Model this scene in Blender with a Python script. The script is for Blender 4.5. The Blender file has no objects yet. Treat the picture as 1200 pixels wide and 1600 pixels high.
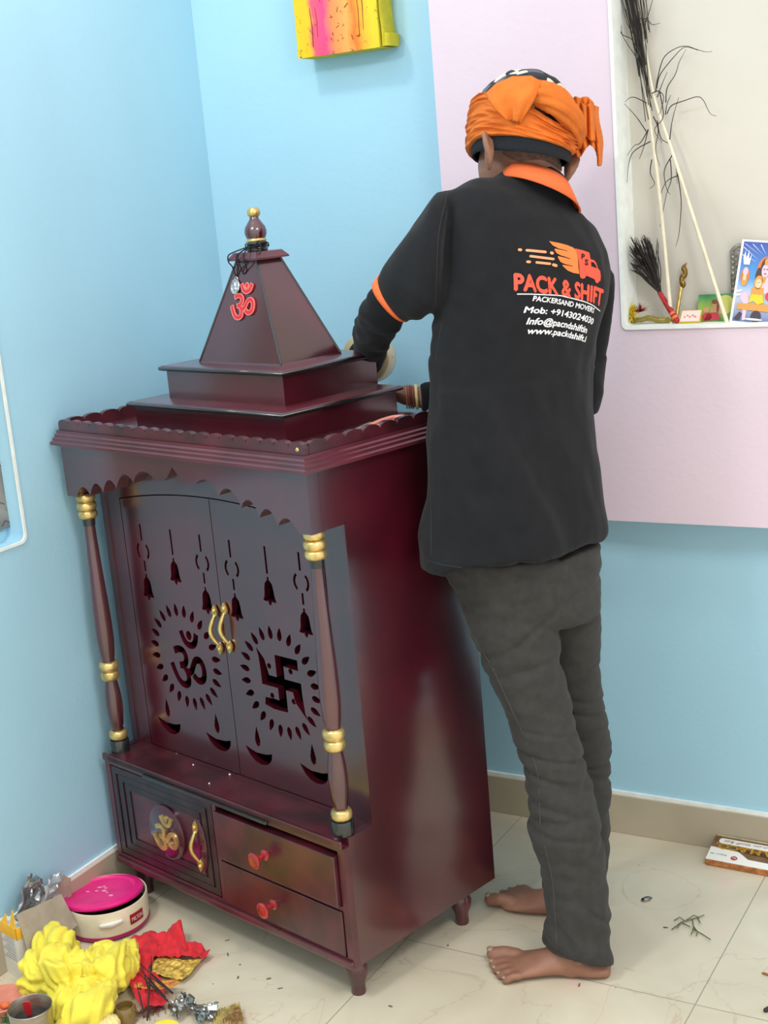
import bpy, bmesh, math, random
from mathutils import Vector, Matrix, noise
from mathutils.bvhtree import BVHTree
random.seed(7)
S = bpy.context.scene
COL = S.collection

# ------------------------------------------------------------------ camera
FPX = 2128.3
CAM_LOC = Vector((1.2781, -1.9133, 1.5041))
CAM_ROT = (1.33609534, 0.08369036, 0.51302459)
cd = bpy.data.cameras.new('camera')
cd.sensor_fit = 'VERTICAL'; cd.sensor_height = 24.0; cd.sensor_width = 18.0
cd.lens = 24.0 * FPX / 1600.0; cd.clip_start = 0.05
cam = bpy.data.objects.new('camera', cd); COL.objects.link(cam)
cam.location = CAM_LOC; cam.rotation_euler = CAM_ROT
S.camera = cam
from mathutils import Euler
CR = Euler(CAM_ROT, 'XYZ').to_matrix()
FW = CR @ Vector((0, 0, -1)); FH = Vector((FW.x, FW.y, 0)).normalized()
RH = Vector((FH.y, -FH.x, 0)); UP = Vector((0, 0, 1))

# ------------------------------------------------------------------ world, lights, exposure
S.view_settings.view_transform = 'Standard'; S.view_settings.look = 'None'
S.view_settings.gamma = 1.0; S.view_settings.use_curve_mapping = False
S.view_settings.exposure = 0.30
S.cycles.use_denoising = True
S.cycles.max_bounces = 8
W = bpy.data.worlds.new('world'); S.world = W; W.use_nodes = True
bgn = W.node_tree.nodes['Background']
bgn.inputs[0].default_value = (1.0, 0.99, 0.97, 1); bgn.inputs[1].default_value = 1.05

def area(name, loc, target, sx, sy, power, col=(1, 1, 1)):
    l = bpy.data.lights.new(name, 'AREA'); l.shape = 'RECTANGLE'; l.size = sx; l.size_y = sy
    l.energy = power; l.color = col
    o = bpy.data.objects.new(name, l); COL.objects.link(o); o.location = loc
    o.rotation_euler = (Vector(target) - Vector(loc)).to_track_quat('-Z', 'Y').to_euler()
    return o
area('ceiling_lamp_corner', (-0.50, 0.10, 2.62), (-0.499, 0.10, 0), 0.14, 0.14, 4.5, (1.0, 0.98, 0.95))
area('ceiling_lamp_room', (-0.35, -1.35, 2.65), (-0.349, -1.35, 0), 0.4, 0.3, 20, (1.0, 0.98, 0.95))
area('added_fill_right', (1.75, -1.0, 2.68), (1.751, -1.0, 0), 0.7, 0.7, 30, (1.0, 0.98, 0.95))  # added fill above the right side, lifts the lower right wall

# ------------------------------------------------------------------ helpers: pixel -> place
def ray(px, py):
    return CR @ Vector(((px - 600) / FPX, -(py - 800) / FPX, -1))
def at(px, py, h):                       # point at horizontal distance h from the camera
    d = ray(px, py); return CAM_LOC + d * (h / d.dot(FH))
def atz(px, py, z=0.0):
    d = ray(px, py); return CAM_LOC + d * ((z - CAM_LOC.z) / d.z)
def aty(px, py, y):
    d = ray(px, py); return CAM_LOC + d * ((y - CAM_LOC.y) / d.y)
def atx(px, py, x):
    d = ray(px, py); return CAM_LOC + d * ((x - CAM_LOC.x) / d.x)

# ------------------------------------------------------------------ helpers: materials
def lin(r, g, b):
    f = lambda c: (c / 255) / 12.92 if c / 255 <= 0.04045 else (((c / 255) + 0.055) / 1.055) ** 2.4
    return (f(r), f(g), f(b), 1)
MATS = {}
def mat(name, col, rough=0.5, metal=0.0, coat=0.0, coat_rough=0.1, var=0.0, scale=8.0, bump=0.0, bump_scale=60.0,
        col2=None, spec=0.5, coat_ior=1.5, sheen=0.0, stretch=None, trans=0.0):
    if name in MATS: return MATS[name]
    m = bpy.data.materials.new(name); m.use_nodes = True; MATS[name] = m
    nt = m.node_tree; b = nt.nodes['Principled BSDF']
    b.inputs['Base Color'].default_value = col; b.inputs['Roughness'].default_value = rough
    b.inputs['Metallic'].default_value = metal; b.inputs['Coat Weight'].default_value = coat
    b.inputs['Coat Roughness'].default_value = coat_rough; b.inputs['Coat IOR'].default_value = coat_ior; b.inputs['Specular IOR Level'].default_value = spec
    b.inputs['Sheen Weight'].default_value = sheen; b.inputs['Transmission Weight'].default_value = trans
    tc = nt.nodes.new('ShaderNodeTexCoord'); src = tc.outputs['Object']
    if stretch:
        mp = nt.nodes.new('ShaderNodeMapping'); mp.inputs['Scale'].default_value = stretch
        nt.links.new(src, mp.inputs['Vector']); src = mp.outputs['Vector']
    if var > 0 or col2:
        n = nt.nodes.new('ShaderNodeTexNoise'); n.inputs['Scale'].default_value = scale; n.inputs['Detail'].default_value = 6
        nt.links.new(src, n.inputs['Vector'])
        r = nt.nodes.new('ShaderNodeValToRGB')
        c2 = col2 or tuple(min(1, c * (1 + var)) for c in col[:3]) + (1,)
        c1 = col if col2 else tuple(c * (1 - var) for c in col[:3]) + (1,)
        r.color_ramp.elements[0].color = c1; r.color_ramp.elements[1].color = c2
        r.color_ramp.elements[0].position = 0.35; r.color_ramp.elements[1].position = 0.65
        nt.links.new(n.outputs['Fac'], r.inputs['Fac']); nt.links.new(r.outputs['Color'], b.inputs['Base Color'])
    if bump > 0:
        n2 = nt.nodes.new('ShaderNodeTexNoise'); n2.inputs['Scale'].default_value = bump_scale; n2.inputs['Detail'].default_value = 4
        nt.links.new(src, n2.inputs['Vector'])
        bp = nt.nodes.new('ShaderNodeBump'); bp.inputs['Strength'].default_value = bump; bp.inputs['Distance'].default_value = 0.01
        nt.links.new(n2.outputs['Fac'], bp.inputs['Height']); nt.links.new(bp.outputs['Normal'], b.inputs['Normal'])
    return m

M_BLUE = mat('blue wall paint', lin(166, 211, 230), 0.55, var=0.03, scale=2.5, bump=0.05, bump_scale=90)
M_LILAC = mat('lilac wall paint', lin(220, 202, 214), 0.55, var=0.025, scale=3, bump=0.06, bump_scale=70)
M_CREAMP = mat('cream niche paint', lin(206, 203, 192), 0.6, var=0.04, scale=3)
M_WHITEP = mat('bright edge paint', lin(235, 240, 236), 0.6, var=0.05, scale=40)
M_SKIRT = mat('skirting tile', lin(178, 168, 146), 0.35, var=0.08, scale=5)
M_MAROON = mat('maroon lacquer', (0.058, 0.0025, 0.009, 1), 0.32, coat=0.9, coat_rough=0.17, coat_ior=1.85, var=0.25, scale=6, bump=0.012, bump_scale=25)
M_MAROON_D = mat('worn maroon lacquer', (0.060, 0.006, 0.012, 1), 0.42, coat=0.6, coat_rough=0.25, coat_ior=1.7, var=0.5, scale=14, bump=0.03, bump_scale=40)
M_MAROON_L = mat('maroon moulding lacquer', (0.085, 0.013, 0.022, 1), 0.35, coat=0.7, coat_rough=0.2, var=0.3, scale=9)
M_PLUM = mat('plum plaque lacquer', (0.060, 0.003, 0.020, 1), 0.25, coat=1.0, coat_rough=0.08)
M_BLACKL = mat('black lacquer', (0.008, 0.010, 0.010, 1), 0.25, coat=0.8, coat_rough=0.1)
M_DARKW = mat('dark stained border', (0.020, 0.010, 0.013, 1), 0.4, coat=0.4, coat_rough=0.25, var=0.5, scale=20)
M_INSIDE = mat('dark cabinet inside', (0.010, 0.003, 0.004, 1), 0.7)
M_GOLD = mat('gold paint', lin(214, 188, 122), 0.32, metal=0.75, var=0.25, scale=60, bump=0.05, bump_scale=120)
M_GOLDH = mat('brass handle', lin(226, 196, 122), 0.3, metal=0.9, var=0.15, scale=90, bump=0.08, bump_scale=250)
M_RED = mat('red enamel', lin(205, 40, 48), 0.35, coat=0.3)
M_REDK = mat('red knob lacquer', lin(170, 34, 40), 0.22, coat=0.8, var=0.3, scale=60)
M_PINKE = mat('pale pink edging', lin(240, 150, 140), 0.4)
M_SKIN = mat('brown skin', lin(142, 100, 80), 0.5, var=0.12, scale=22, bump=0.08, bump_scale=90, spec=0.4)
M_POLO = mat('black polo cotton', lin(26, 27, 30), 0.9, var=0.10, scale=30, bump=0.12, bump_scale=900, sheen=0.06, spec=0.2)
M_UNDER = mat('black jersey', lin(24, 25, 28), 0.92, sheen=0.05, spec=0.2)
M_TROU = mat('charcoal trouser twill', lin(58, 57, 55), 0.9, var=0.10, scale=60, bump=0.2, bump_scale=800, sheen=0.06, spec=0.2)
M_ORANGE = mat('orange collar knit', lin(240, 112, 58), 0.85, bump=0.1, bump_scale=700)
M_TURB = mat('orange headscarf cotton', lin(212, 110, 30), 0.85, var=0.10, scale=30, bump=0.15, bump_scale=300)
M_FLEECE = mat('black fleece', lin(20, 26, 33), 0.95, bump=0.6, bump_scale=400)
M_PRTW = mat('white print', lin(240, 240, 240), 0.7)
M_PRTR = mat('red orange print', lin(232, 84, 58), 0.65)
M_PRTO = mat('orange print', lin(244, 128, 58), 0.65)
M_PRTP = mat('pale orange print', lin(246, 158, 110), 0.65)
M_WHITE = mat('white paper', lin(238, 236, 230), 0.6, var=0.03, scale=30)

# ------------------------------------------------------------------ helpers: objects
def tag(o, label=None, cat=None, group=None, kind=None):
    if label: o['label'] = label
    if cat: o['category'] = cat
    if group: o['group'] = group
    if kind: o['kind'] = kind
    return o
def thing(name, label, cat, loc=(0, 0, 0), rz=0.0, group=None):
    o = bpy.data.objects.new(name, None); COL.objects.link(o); o.empty_display_size = 0.05
    o.location = loc; o.rotation_euler = (0, 0, rz)
    return tag(o, label, cat, group)
def obj(name, me, m=None, parent=None, smooth=False, world=False):
    if isinstance(me, bmesh.types.BMesh):
        bm = me; me = bpy.data.meshes.new(name)
        bmesh.ops.recalc_face_normals(bm, faces=bm.faces[:]); bm.to_mesh(me); bm.free()
    o = bpy.data.objects.new(name, me); COL.objects.link(o)
    if m is not None:
        for mm in (m if isinstance(m, (list, tuple)) else [m]): me.materials.append(mm)
    if smooth:
        me.polygons.foreach_set('use_smooth', [True] * len(me.polygons))
        if smooth != 'all':
            me.set_sharp_from_angle(angle=math.radians(smooth if isinstance(smooth, (int, float)) and smooth > 1 else 40))
    if parent is not None:
        o.parent = parent
        if world:                                             # vertices are given in room coordinates
            mw = Matrix.Identity(4); p = parent
            while p is not None:
                mw = Matrix.LocRotScale(p.location, p.rotation_euler, None) @ mw; p = p.parent
            me.transform(mw.inverted())
    return o
def bm_new(): return bmesh.new()
def add_box(bm, lo, hi, bev=0.0, seg=2, mi=0):
    lo, hi = Vector(lo), Vector(hi)
    vs = [bm.verts.new((x, y, z)) for x in (lo.x, hi.x) for y in (lo.y, hi.y) for z in (lo.z, hi.z)]
    fs = [bm.faces.new([vs[i] for i in q]) for q in ((0, 1, 3, 2), (4, 6, 7, 5), (0, 4, 5, 1), (2, 3, 7, 6), (0, 2, 6, 4), (1, 5, 7, 3))]
    for f in fs: f.material_index = mi
    if bev > 0:
        es = {e for f in fs for e in f.edges}
        bmesh.ops.recalc_face_normals(bm, faces=fs)
        bmesh.ops.bevel(bm, geom=list(es), offset=bev, segments=seg, affect='EDGES', profile=0.5)
def add_loft(bm, rings, cap=True, mi=0, closed=True):
    vr = [[bm.verts.new(p) for p in r] for r in rings]
    n = len(vr[0])
    for a, b in zip(vr, vr[1:]):
        for i in range(n if closed else n - 1):
            j = (i + 1) % n
            try: bm.faces.new((a[i], a[j], b[j], b[i])).material_index = mi
            except ValueError: pass
    if cap:
        for r in (vr[0], vr[-1]):
            try: bm.faces.new(r).material_index = mi
            except ValueError: pass
    return vr
def add_lathe(bm, prof, c=(0, 0, 0), n=32, axis=None, mi=0, cap=True):
    c = Vector(c)
    M = Matrix.Identity(3) if axis is None else Vector((0, 0, 1)).rotation_difference(Vector(axis)).to_matrix()
    rings = [[c + M @ Vector((max(r, 1e-5) * math.cos(2 * math.pi * i / n), max(r, 1e-5) * math.sin(2 * math.pi * i / n), z)) for i in range(n)] for r, z in prof]
    add_loft(bm, rings, cap, mi)
def frames(pts):
    T = []
    for i in range(len(pts)):
        t = pts[min(i + 1, len(pts) - 1)] - pts[max(i - 1, 0)]
        T.append(t.normalized())
    u = T[0].orthogonal().normalized(); out = []
    for i, t in enumerate(T):
        u = (u - t * u.dot(t)).normalized(); out.append((t, u, t.cross(u)))
    return out
def add_tube(bm, pts, rad, n=10, mi=0, flat=1.0, rnd=True, twist=None, up=None):
    pts = [Vector(p) for p in pts]
    rad = [rad] * len(pts) if not hasattr(rad, '__len__') else list(rad)
    fr = frames(pts); rings = []
    if up is not None:
        fr = [(t, (Vector(up) - t * Vector(up).dot(t)).normalized(), t.cross((Vector(up) - t * Vector(up).dot(t)).normalized())) for t, u, v in fr]
    def rg(c, f, r): return [c + (f[1] * math.cos(2 * math.pi * i / n) * flat + f[2] * math.sin(2 * math.pi * i / n)) * r for i in range(n)]
    if rnd:
        for a in (80, 45): rings.append(rg(pts[0] - fr[0][0] * rad[0] * math.sin(math.radians(a)) * min(1, flat + .3), fr[0], rad[0] * math.cos(math.radians(a))))
    for p, f, r in zip(pts, fr, rad): rings.append(rg(p, f, max(r, 1e-5)))
    if rnd:
        for a in (45, 80): rings.append(rg(pts[-1] + fr[-1][0] * rad[-1] * math.sin(math.radians(a)) * min(1, flat + .3), fr[-1], rad[-1] * math.cos(math.radians(a))))
    add_loft(bm, rings, True, mi)
def spline(pts, k=6):
    P = [Vector(p) for p in pts]; out = []
    for i in range(len(P) - 1):
        a, b, c, d = P[max(i - 1, 0)], P[i], P[i + 1], P[min(i + 2, len(P) - 1)]
        for j in range(k):
            t = j / k
            out.append(0.5 * ((2 * b) + (c - a) * t + (2 * a - 5 * b + 4 * c - d) * t * t + (3 * b - a - 3 * c + d) * t ** 3))
    out.append(P[-1]); return out
def add_ell(bm, c, ax, n=16, mi=0):
    c = Vector(c); ax = [Vector(a) for a in ax] if hasattr(ax[0], '__len__') else [Vector((ax[0], 0, 0)), Vector((0, ax[1], 0)), Vector((0, 0, ax[2]))]
    rings = []
    for j in range(n // 2 + 1):
        p = math.pi * j / (n // 2); s = max(math.sin(p), 0.02)
        rings.append([c + ax[0] * (s * math.cos(2 * math.pi * i / n)) + ax[1] * (s * math.sin(2 * math.pi * i / n)) + ax[2] * math.cos(p) for i in range(n)])
    add_loft(bm, rings, True, mi)
def eval_mesh(o):
    dg = bpy.context.evaluated_depsgraph_get(); dg.update()
    return bpy.data.meshes.new_from_object(o.evaluated_get(dg))
def fill2d(polys, depth):
    c = bpy.data.curves.new('outline', 'CURVE'); c.dimensions = '2D'; c.fill_mode = 'BOTH'; c.extrude = depth / 2
    for p in polys:
        s = c.splines.new('POLY'); s.points.add(len(p) - 1); s.use_cyclic_u = True
        for q, pt in zip(p, s.points): pt.co = (q[0], q[1], 0, 1)
    o = bpy.data.objects.new('outline', c); COL.objects.link(o)
    me = eval_mesh(o); bpy.data.objects.remove(o); bpy.data.curves.remove(c)
    return me
def add_plate(bm, polys, depth, fn, mi=0):
    me = fill2d(polys, depth)
    vs = [bm.verts.new(fn(*v.co)) for v in me.vertices]
    for p in me.polygons:
        try: bm.faces.new([vs[i] for i in p.vertices]).material_index = mi
        except ValueError: pass
    bpy.data.meshes.remove(me)
    bmesh.ops.remove_doubles(bm, verts=vs, dist=1e-5)
def text2d(s, bold=0.0, res=4, spacing=1.0):
    c = bpy.data.curves.new('writing', 'FONT'); c.body = s; c.resolution_u = res; c.offset = bold; c.space_character = spacing
    o = bpy.data.objects.new('writing', c); COL.objects.link(o)
    me = eval_mesh(o); bpy.data.objects.remove(o); bpy.data.curves.remove(c)
    V = [(v.co.x, v.co.y) for v in me.vertices]; F = [tuple(p.vertices) for p in me.polygons]
    E = {}
    for f in F:
        for a, b in zip(f, f[1:] + f[:1]): E[(a, b)] = 1
    nxt = {a: b for (a, b) in E if (b, a) not in E}
    loops = []
    while nxt:
        s0, b = nxt.popitem(); lp = [s0]
        while b != s0 and b in nxt: lp.append(b); b = nxt.pop(b)
        if len(lp) > 2: loops.append([V[i] for i in lp])
    bpy.data.meshes.remove(me)
    x0 = min(v[0] for v in V); x1 = max(v[0] for v in V)
    return V, F, loops, x0, x1
def remesh(bm, voxel, it=4):
    bmesh.ops.recalc_face_normals(bm, faces=bm.faces[:])
    me = bpy.data.meshes.new('tmp'); bm.to_mesh(me); bm.free()
    o = bpy.data.objects.new('tmp', me); COL.objects.link(o)
    md = o.modifiers.new('r', 'REMESH'); md.mode = 'VOXEL'; md.voxel_size = voxel
    if it:
        ms = o.modifiers.new('s', 'SMOOTH'); ms.iterations = it; ms.factor = 0.5
    m2 = eval_mesh(o); bpy.data.objects.remove(o); bpy.data.meshes.remove(me)
    out = bmesh.new(); out.from_mesh(m2); bpy.data.meshes.remove(m2); out.normal_update()
    return out
def displace(bm, fn):
    bm.normal_update()
    d = [(v, v.normal.copy(), fn(v.co, v.normal)) for v in bm.verts]
    for v, n, k in d: v.co += n * k
def fbm(p): return noise.fractal(Vector(p), 1.0, 2.0, 3)
def ridge(p): return 1.0 - abs(noise.noise(Vector(p))) * 2.0

# ------------------------------------------------------------------ the room
XL, YB, YL = -0.752, 0.84, 0.76
def tile_mat():
    m = bpy.data.materials.new('cream floor tile'); m.use_nodes = True; nt = m.node_tree; b = nt.nodes['Principled BSDF']
    b.inputs['Roughness'].default_value = 0.28; b.inputs['Specular IOR Level'].default_value = 0.45
    tc = nt.nodes.new('ShaderNodeTexCoord'); mp = nt.nodes.new('ShaderNodeMapping')
    nt.links.new(tc.outputs['Object'], mp.inputs['Vector'])
    mp.inputs['Location'].default_value = (-0.577, -0.2425, 0)
    br = nt.nodes.new('ShaderNodeTexBrick'); nt.links.new(mp.outputs['Vector'], br.inputs['Vector'])
    br.offset = 0.0; br.inputs['Scale'].default_value = 1.0; br.inputs['Brick Width'].default_value = 0.606; br.inputs['Row Height'].default_value = 0.606
    br.inputs['Mortar Size'].default_value = 0.0011; br.inputs['Mortar Smooth'].default_value = 0.1; br.inputs['Bias'].default_value = 0
    n1 = nt.nodes.new('ShaderNodeTexNoise'); n1.inputs['Scale'].default_value = 3.2; n1.inputs['Detail'].default_value = 8; n1.inputs['Distortion'].default_value = 1.2
    nt.links.new(tc.outputs['Object'], n1.inputs['Vector'])
    r1 = nt.nodes.new('ShaderNodeValToRGB'); e = r1.color_ramp.elements
    e[0].position = 0.3; e[0].color = lin(196, 185, 161); e[1].position = 0.7; e[1].color = lin(216, 207, 185)
    nt.links.new(n1.outputs['Fac'], r1.inputs['Fac'])
    # thin brown veins
    n2 = nt.nodes.new('ShaderNodeTexNoise'); n2.inputs['Scale'].default_value = 2.1; n2.inputs['Detail'].default_value = 5; n2.inputs['Distortion'].default_value = 2.0
    nt.links.new(tc.outputs['Object'], n2.inputs['Vector'])
    r2 = nt.nodes.new('ShaderNodeValToRGB'); e = r2.color_ramp.elements
    e[0].position = 0.495; e[0].color = (0, 0, 0, 1); e[1].position = 0.5; e[1].color = (1, 1, 1, 1)
    x = e.new(0.505); x.color = (0, 0, 0, 1)
    nt.links.new(n2.outputs['Fac'], r2.inputs['Fac'])
    mx = nt.nodes.new('ShaderNodeMix'); mx.data_type = 'RGBA'; mx.inputs['B'].default_value = lin(178, 150, 118)
    ml = nt.nodes.new('ShaderNodeMath'); ml.operation = 'MULTIPLY'; ml.inputs[1].default_value = 0.45
    nt.links.new(r2.outputs['Color'], ml.inputs[0]); nt.links.new(ml.outputs[0], mx.inputs['Factor']); nt.links.new(r1.outputs['Color'], mx.inputs['A'])
    # pink powder stains
    n3 = nt.nodes.new('ShaderNodeTexNoise'); n3.inputs['Scale'].default_value = 6.5; n3.inputs['Detail'].default_value = 6
    nt.links.new(tc.outputs['Object'], n3.inputs['Vector'])
    r3 = nt.nodes.new('ShaderNodeValToRGB'); e = r3.color_ramp.elements
    e[0].position = 0.62; e[0].color = (0, 0, 0, 1); e[1].position = 0.75; e[1].color = (0.5, 0.5, 0.5, 1)
    nt.links.new(n3.outputs['Fac'], r3.inputs['Fac'])
    m3 = nt.nodes.new('ShaderNodeMix'); m3.data_type = 'RGBA'; m3.inputs['B'].default_value = lin(226, 176, 176)
    nt.links.new(r3.outputs['Color'], m3.inputs['Factor']); nt.links.new(mx.outputs['Result'], m3.inputs['A'])
    m4 = nt.nodes.new('ShaderNodeMix'); m4.data_type = 'RGBA'; m4.inputs['B'].default_value = lin(150, 140, 118)
    nt.links.new(br.outputs['Fac'], m4.inputs['Factor']); nt.links.new(m3.outputs['Result'], m4.inputs['A'])
    nt.links.new(m4.outputs['Result'], b.inputs['Base Color'])
    return m
def struct(o, label=None):
    o['kind'] = 'structure'
    if label: o['label'] = label
    return o
bm = bm_new(); add_box(bm, (XL - 0.1, -3.4, -0.1), (2.6, YB + 0.1, 0)); struct(obj('floor', bm, tile_mat()), 'cream square tiled floor')
# left wall with the recess that the photograph's edge cuts off
def rrect(x0, y0, x1, y1, r, n=5):
    out = []
    for cx, cy, a0 in ((x1 - r, y0 + r, -90), (x1 - r, y1 - r, 0), (x0 + r, y1 - r, 90), (x0 + r, y0 + r, 180)):
        for i in range(n + 1):
            a = math.radians(a0 + 90 * i / n); out.append((cx + r * math.cos(a), cy + r * math.sin(a)))
    return out
hole_l = rrect(-0.75, 0.853, 0.071, 1.95, 0.018)
bm = bm_new(); add_plate(bm, [[(-3.4, 0), (YB, 0), (YB, 2.75), (-3.4, 2.75)], hole_l], 0.10, lambda x, y, z: (XL - 0.05 + z, x, y))
struct(obj('wall_left', bm, M_BLUE, smooth=30), 'light blue painted left wall')
bm = bm_new(); add_box(bm, (XL - 0.12, -0.85, 0.75), (XL - 0.055, 0.17, 2.05)); struct(obj('wall_recess', bm, M_BLUE), 'back of the recess in the left wall')
# a thin bright painted lip round the recess
bm = bm_new()
o1 = rrect(-0.75, 0.853, 0.071, 1.95, 0.018); i1 = rrect(-0.744, 0.859, 0.065, 1.944, 0.014)
add_plate(bm, [o1, i1], 0.004, lambda x, y, z: (XL + 0.0005 + z, x, y)); struct(obj('trim_1', bm, M_WHITEP), 'bright painted lip of the recess')
bm = bm_new(); add_box(bm, (XL - 0.1, YB, 0), (2.6, YB + 0.1, 2.75)); struct(obj('wall_back', bm, M_BLUE), 'light blue painted back wall')
# lilac block with its niche
hole_n = rrect(0.305, 1.178, 1.62, 2.3, 0.012)
bm = bm_new(); add_plate(bm, [[(-0.087, 0.771), (2.6, 0.771), (2.6, 2.75), (-0.087, 2.75)], hole_n], YB - YL, lambda x, y, z: (x, (YL + YB) / 2 + z, y))
struct(obj('wall_lilac', bm, M_LILAC, smooth=30), 'lilac projecting wall block above the blue wall')
bm = bm_new()
rim_o = rrect(0.305, 1.178, 1.62, 2.3, 0.012); rim_i = rrect(0.312, 1.185, 1.613, 2.293, 0.010)
add_plate(bm, [rim_o, rim_i], 0.085, lambda x, y, z: (x, YL + 0.0375 + z, y)); struct(obj('trim_2', bm, M_WHITEP, smooth=30), 'white lining of the niche')
bm = bm_new(); add_box(bm, (0.30, YB - 0.006, 1.16), (1.64, YB - 0.001, 2.32)); struct(obj('wall_niche', bm, M_CREAMP), 'cream back of the niche')
# skirtings
bm = bm_new(); add_box(bm, (XL, YB - 0.011, 0), (2.6, YB, 0.0955), 0.001, 1); struct(obj('baseboard_back', bm, M_SKIRT), 'beige tile skirting of the back wall')
bm = bm_new(); add_box(bm, (XL, -3.4, 0), (XL + 0.009, YB - 0.011, 0.0955), 0.001, 1); struct(obj('baseboard_left', bm, M_SKIRT), 'beige tile skirting of the left wall')
bm = bm_new(); add_box(bm, (XL, YB - 0.007, 0.0955), (2.6, YB, 0.104)); add_box(bm, (XL, -3.4, 0.0955), (XL + 0.006, YB - 0.007, 0.104)); struct(obj('trim_3', bm, M_WHITEP), 'pale line of putty on top of the skirting')
# ------------------------------------------------------------------ the temple cabinet (own frame: u along the front, v into depth, z up)
ALPHA = 0.2435
CW, CDP, H0, HB, HF, HC, V1 = 0.75, 0.42, 0.0788, 0.3424, 0.927, 1.0388, 0.0835
cab = thing('temple_cabinet', 'tall dark maroon wooden temple cabinet with carved doors and a stepped pyramid roof', 'cabinet', (0, 0, 0), -ALPHA)
def front(v0, depth): return lambda x, y, z: (x, v0 + depth / 2 + z, y)
# side panels: one L-shaped board each
for nm, u0, lab in (('side_panel', -0.018, None), ('side_panel', -CW, None)):
    bm = bm_new()
    poly = [(.0155, H0), (CDP, H0), (CDP, 1.05), (.0275, 1.05), (.0275, HF), (V1, HF), (V1, HB), (.0155, HB)]
    add_plate(bm, [poly], 0.018, lambda x, y, z: (u0 + 0.009 + z, x, y)); obj(nm, bm, M_MAROON, cab)
bm = bm_new(); add_box(bm, (-CW + 0.018, CDP - 0.012, H0), (-0.018, CDP, 1.05)); obj('back_panel', bm, M_INSIDE, cab)
bm = bm_new(); add_box(bm, (-CW + 0.018, 0.02, H0), (-0.018, CDP - 0.012, H0 + 0.015)); obj('bottom_panel', bm, M_MAROON_D, cab)
# the ledge in front of the doors
bm = bm_new(); add_box(bm, (-CW + .0185, -0.006, HB - 0.016), (-.0185, CDP - 0.012, HB), 0.003); add_box(bm, (-CW, -0.006, HB - 0.016), (0, 0.0, HB), 0.002); obj('ledge', bm, M_MAROON_D, cab)
# face frame of the base: three openings
bm = bm_new()
op = lambda a, b, c, d: [(a, c), (b, c), (b, d), (a, d)]
add_plate(bm, [op(-CW, 0, H0, HB - 0.016), op(-0.734, -0.382, 0.103, 0.318), op(-0.370, -0.016, 0.204, 0.318), op(-0.370, -0.016, 0.098, 0.195)], 0.016, front(0.0, 0.016))
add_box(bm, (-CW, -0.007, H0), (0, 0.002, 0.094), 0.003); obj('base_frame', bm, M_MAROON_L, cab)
bm = bm_new(); add_box(bm, (-0.60, -0.012, 0.3235), (-0.20, -0.005, 0.3305), 0.002); obj('loose_edge_strip', bm, M_BLACKL, cab)['label'] = 'blackened loose strip under the ledge'
# base door with grooved border, oval plaque and gold om
d = None
bm = bm_new()
def band(a, b, c, dd, w): return [op(a, b, c, dd), op(a + w, b - w, c + w, dd - w)]
add_box(bm, (-0.732, 0.004, 0.105), (-0.384, 0.018, 0.316))
base_door = obj('base_door', bm, M_MAROON_D, cab); base_door['label'] = 'grooved base door with gold om'
bm = bm_new()
for k, w0 in enumerate((0.0, 0.022, 0.044)):
    add_plate(bm, band(-0.731 + w0, -0.385 - w0, 0.106 + w0 * .72, 0.315 - w0 * .72, 0.015), 0.004, front(0.0005 + 0.0005 * k, 0.004))
obj('grooved_border', bm, M_DARKW, base_door)
bm = bm_new(); n = 40
add_lathe(bm, [(0.0, 0.0), (1.0, 0.0), (1.0, 0.006), (0.96, 0.008), (0.0, 0.008)], n=40)
for v in bm.verts: v.co = (-0.548 + v.co.x * 0.060, 0.004 - v.co.z, 0.206 + v.co.y * 0.062)
obj('oval_plaque', bm, M_PLUM, base_door, smooth=40)
OMV, OMF, OML, OX0, OX1 = text2d('\u0950', 0.012, 3)
def om_polys(cx, cy, s, sx=1.0):
    return [[(cx + (x - 0.4435) * s * sx, cy + (y - 0.473) * s) for x, y in lp] for lp in OML]
bm = bm_new(); add_plate(bm, om_polys(-0.548, 0.206, 0.105, 0.95), 0.006, front(-0.009, 0.006))
obj('gold_om', bm, M_GOLD, base_door)
def leaf(bm, c, L, wd, dirz, nrm=-1):
    pts = [(0, 0), (0.5, 0.18), (0.62, 0.4), (0.5, 0.62), (0.22, 0.85), (0, 1.0), (-0.22, 0.85), (-0.5, 0.62), (-0.62, 0.4), (-0.5, 0.18)]
    add_plate(bm, [[(c[0] + x * wd, c[2] + y * L * dirz) for x, y in pts]], 0.004, lambda x, y, z: (x, c[1] + z, y))
def s_handle(parent, u, v, z0, z1, flip, col=M_GOLDH):
    bm = bm_new(); H = z1 - z0
    pts = spline([(u, v - 0.006, z1 - 0.2 * H), (u - flip * 0.002, v - 0.011, z1 - 0.3 * H), (u - flip * 0.006, v - 0.015, z1 - 0.45 * H), (u - flip * 0.006, v - 0.015, z1 - 0.58 * H), (u - flip * 0.002, v - 0.011, z1 - 0.7 * H), (u + flip * 0.003, v - 0.006, z0 + 0.2 * H)], 5)
    add_tube(bm, pts, [0.0032 + 0.0016 * math.sin(math.pi * i / (len(pts) - 1)) for i in range(len(pts))], 8)
    leaf(bm, (u, v - 0.004, z1 - 0.24 * H), 0.26 * H, 0.0135, 1); leaf(bm, (u + flip * .003, v - 0.004, z0 + 0.24 * H), 0.26 * H, 0.0135, -1)
    add_ell(bm, (u, v - 0.007, z1 - 0.1 * H), (0.004, 0.003, 0.005), 8); add_ell(bm, (u + flip * .003, v - 0.007, z0 + 0.1 * H), (0.004, 0.003, 0.005), 8)
    o = obj('handle', bm, col, parent, smooth=50); o['label'] = 'curved gold leaf handle'; return o
bm = bm_new(); add_lathe(bm, [(0, 0), (1, 0), (1, .004), (.9, .006), (0, .006)], n=32)
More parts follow.
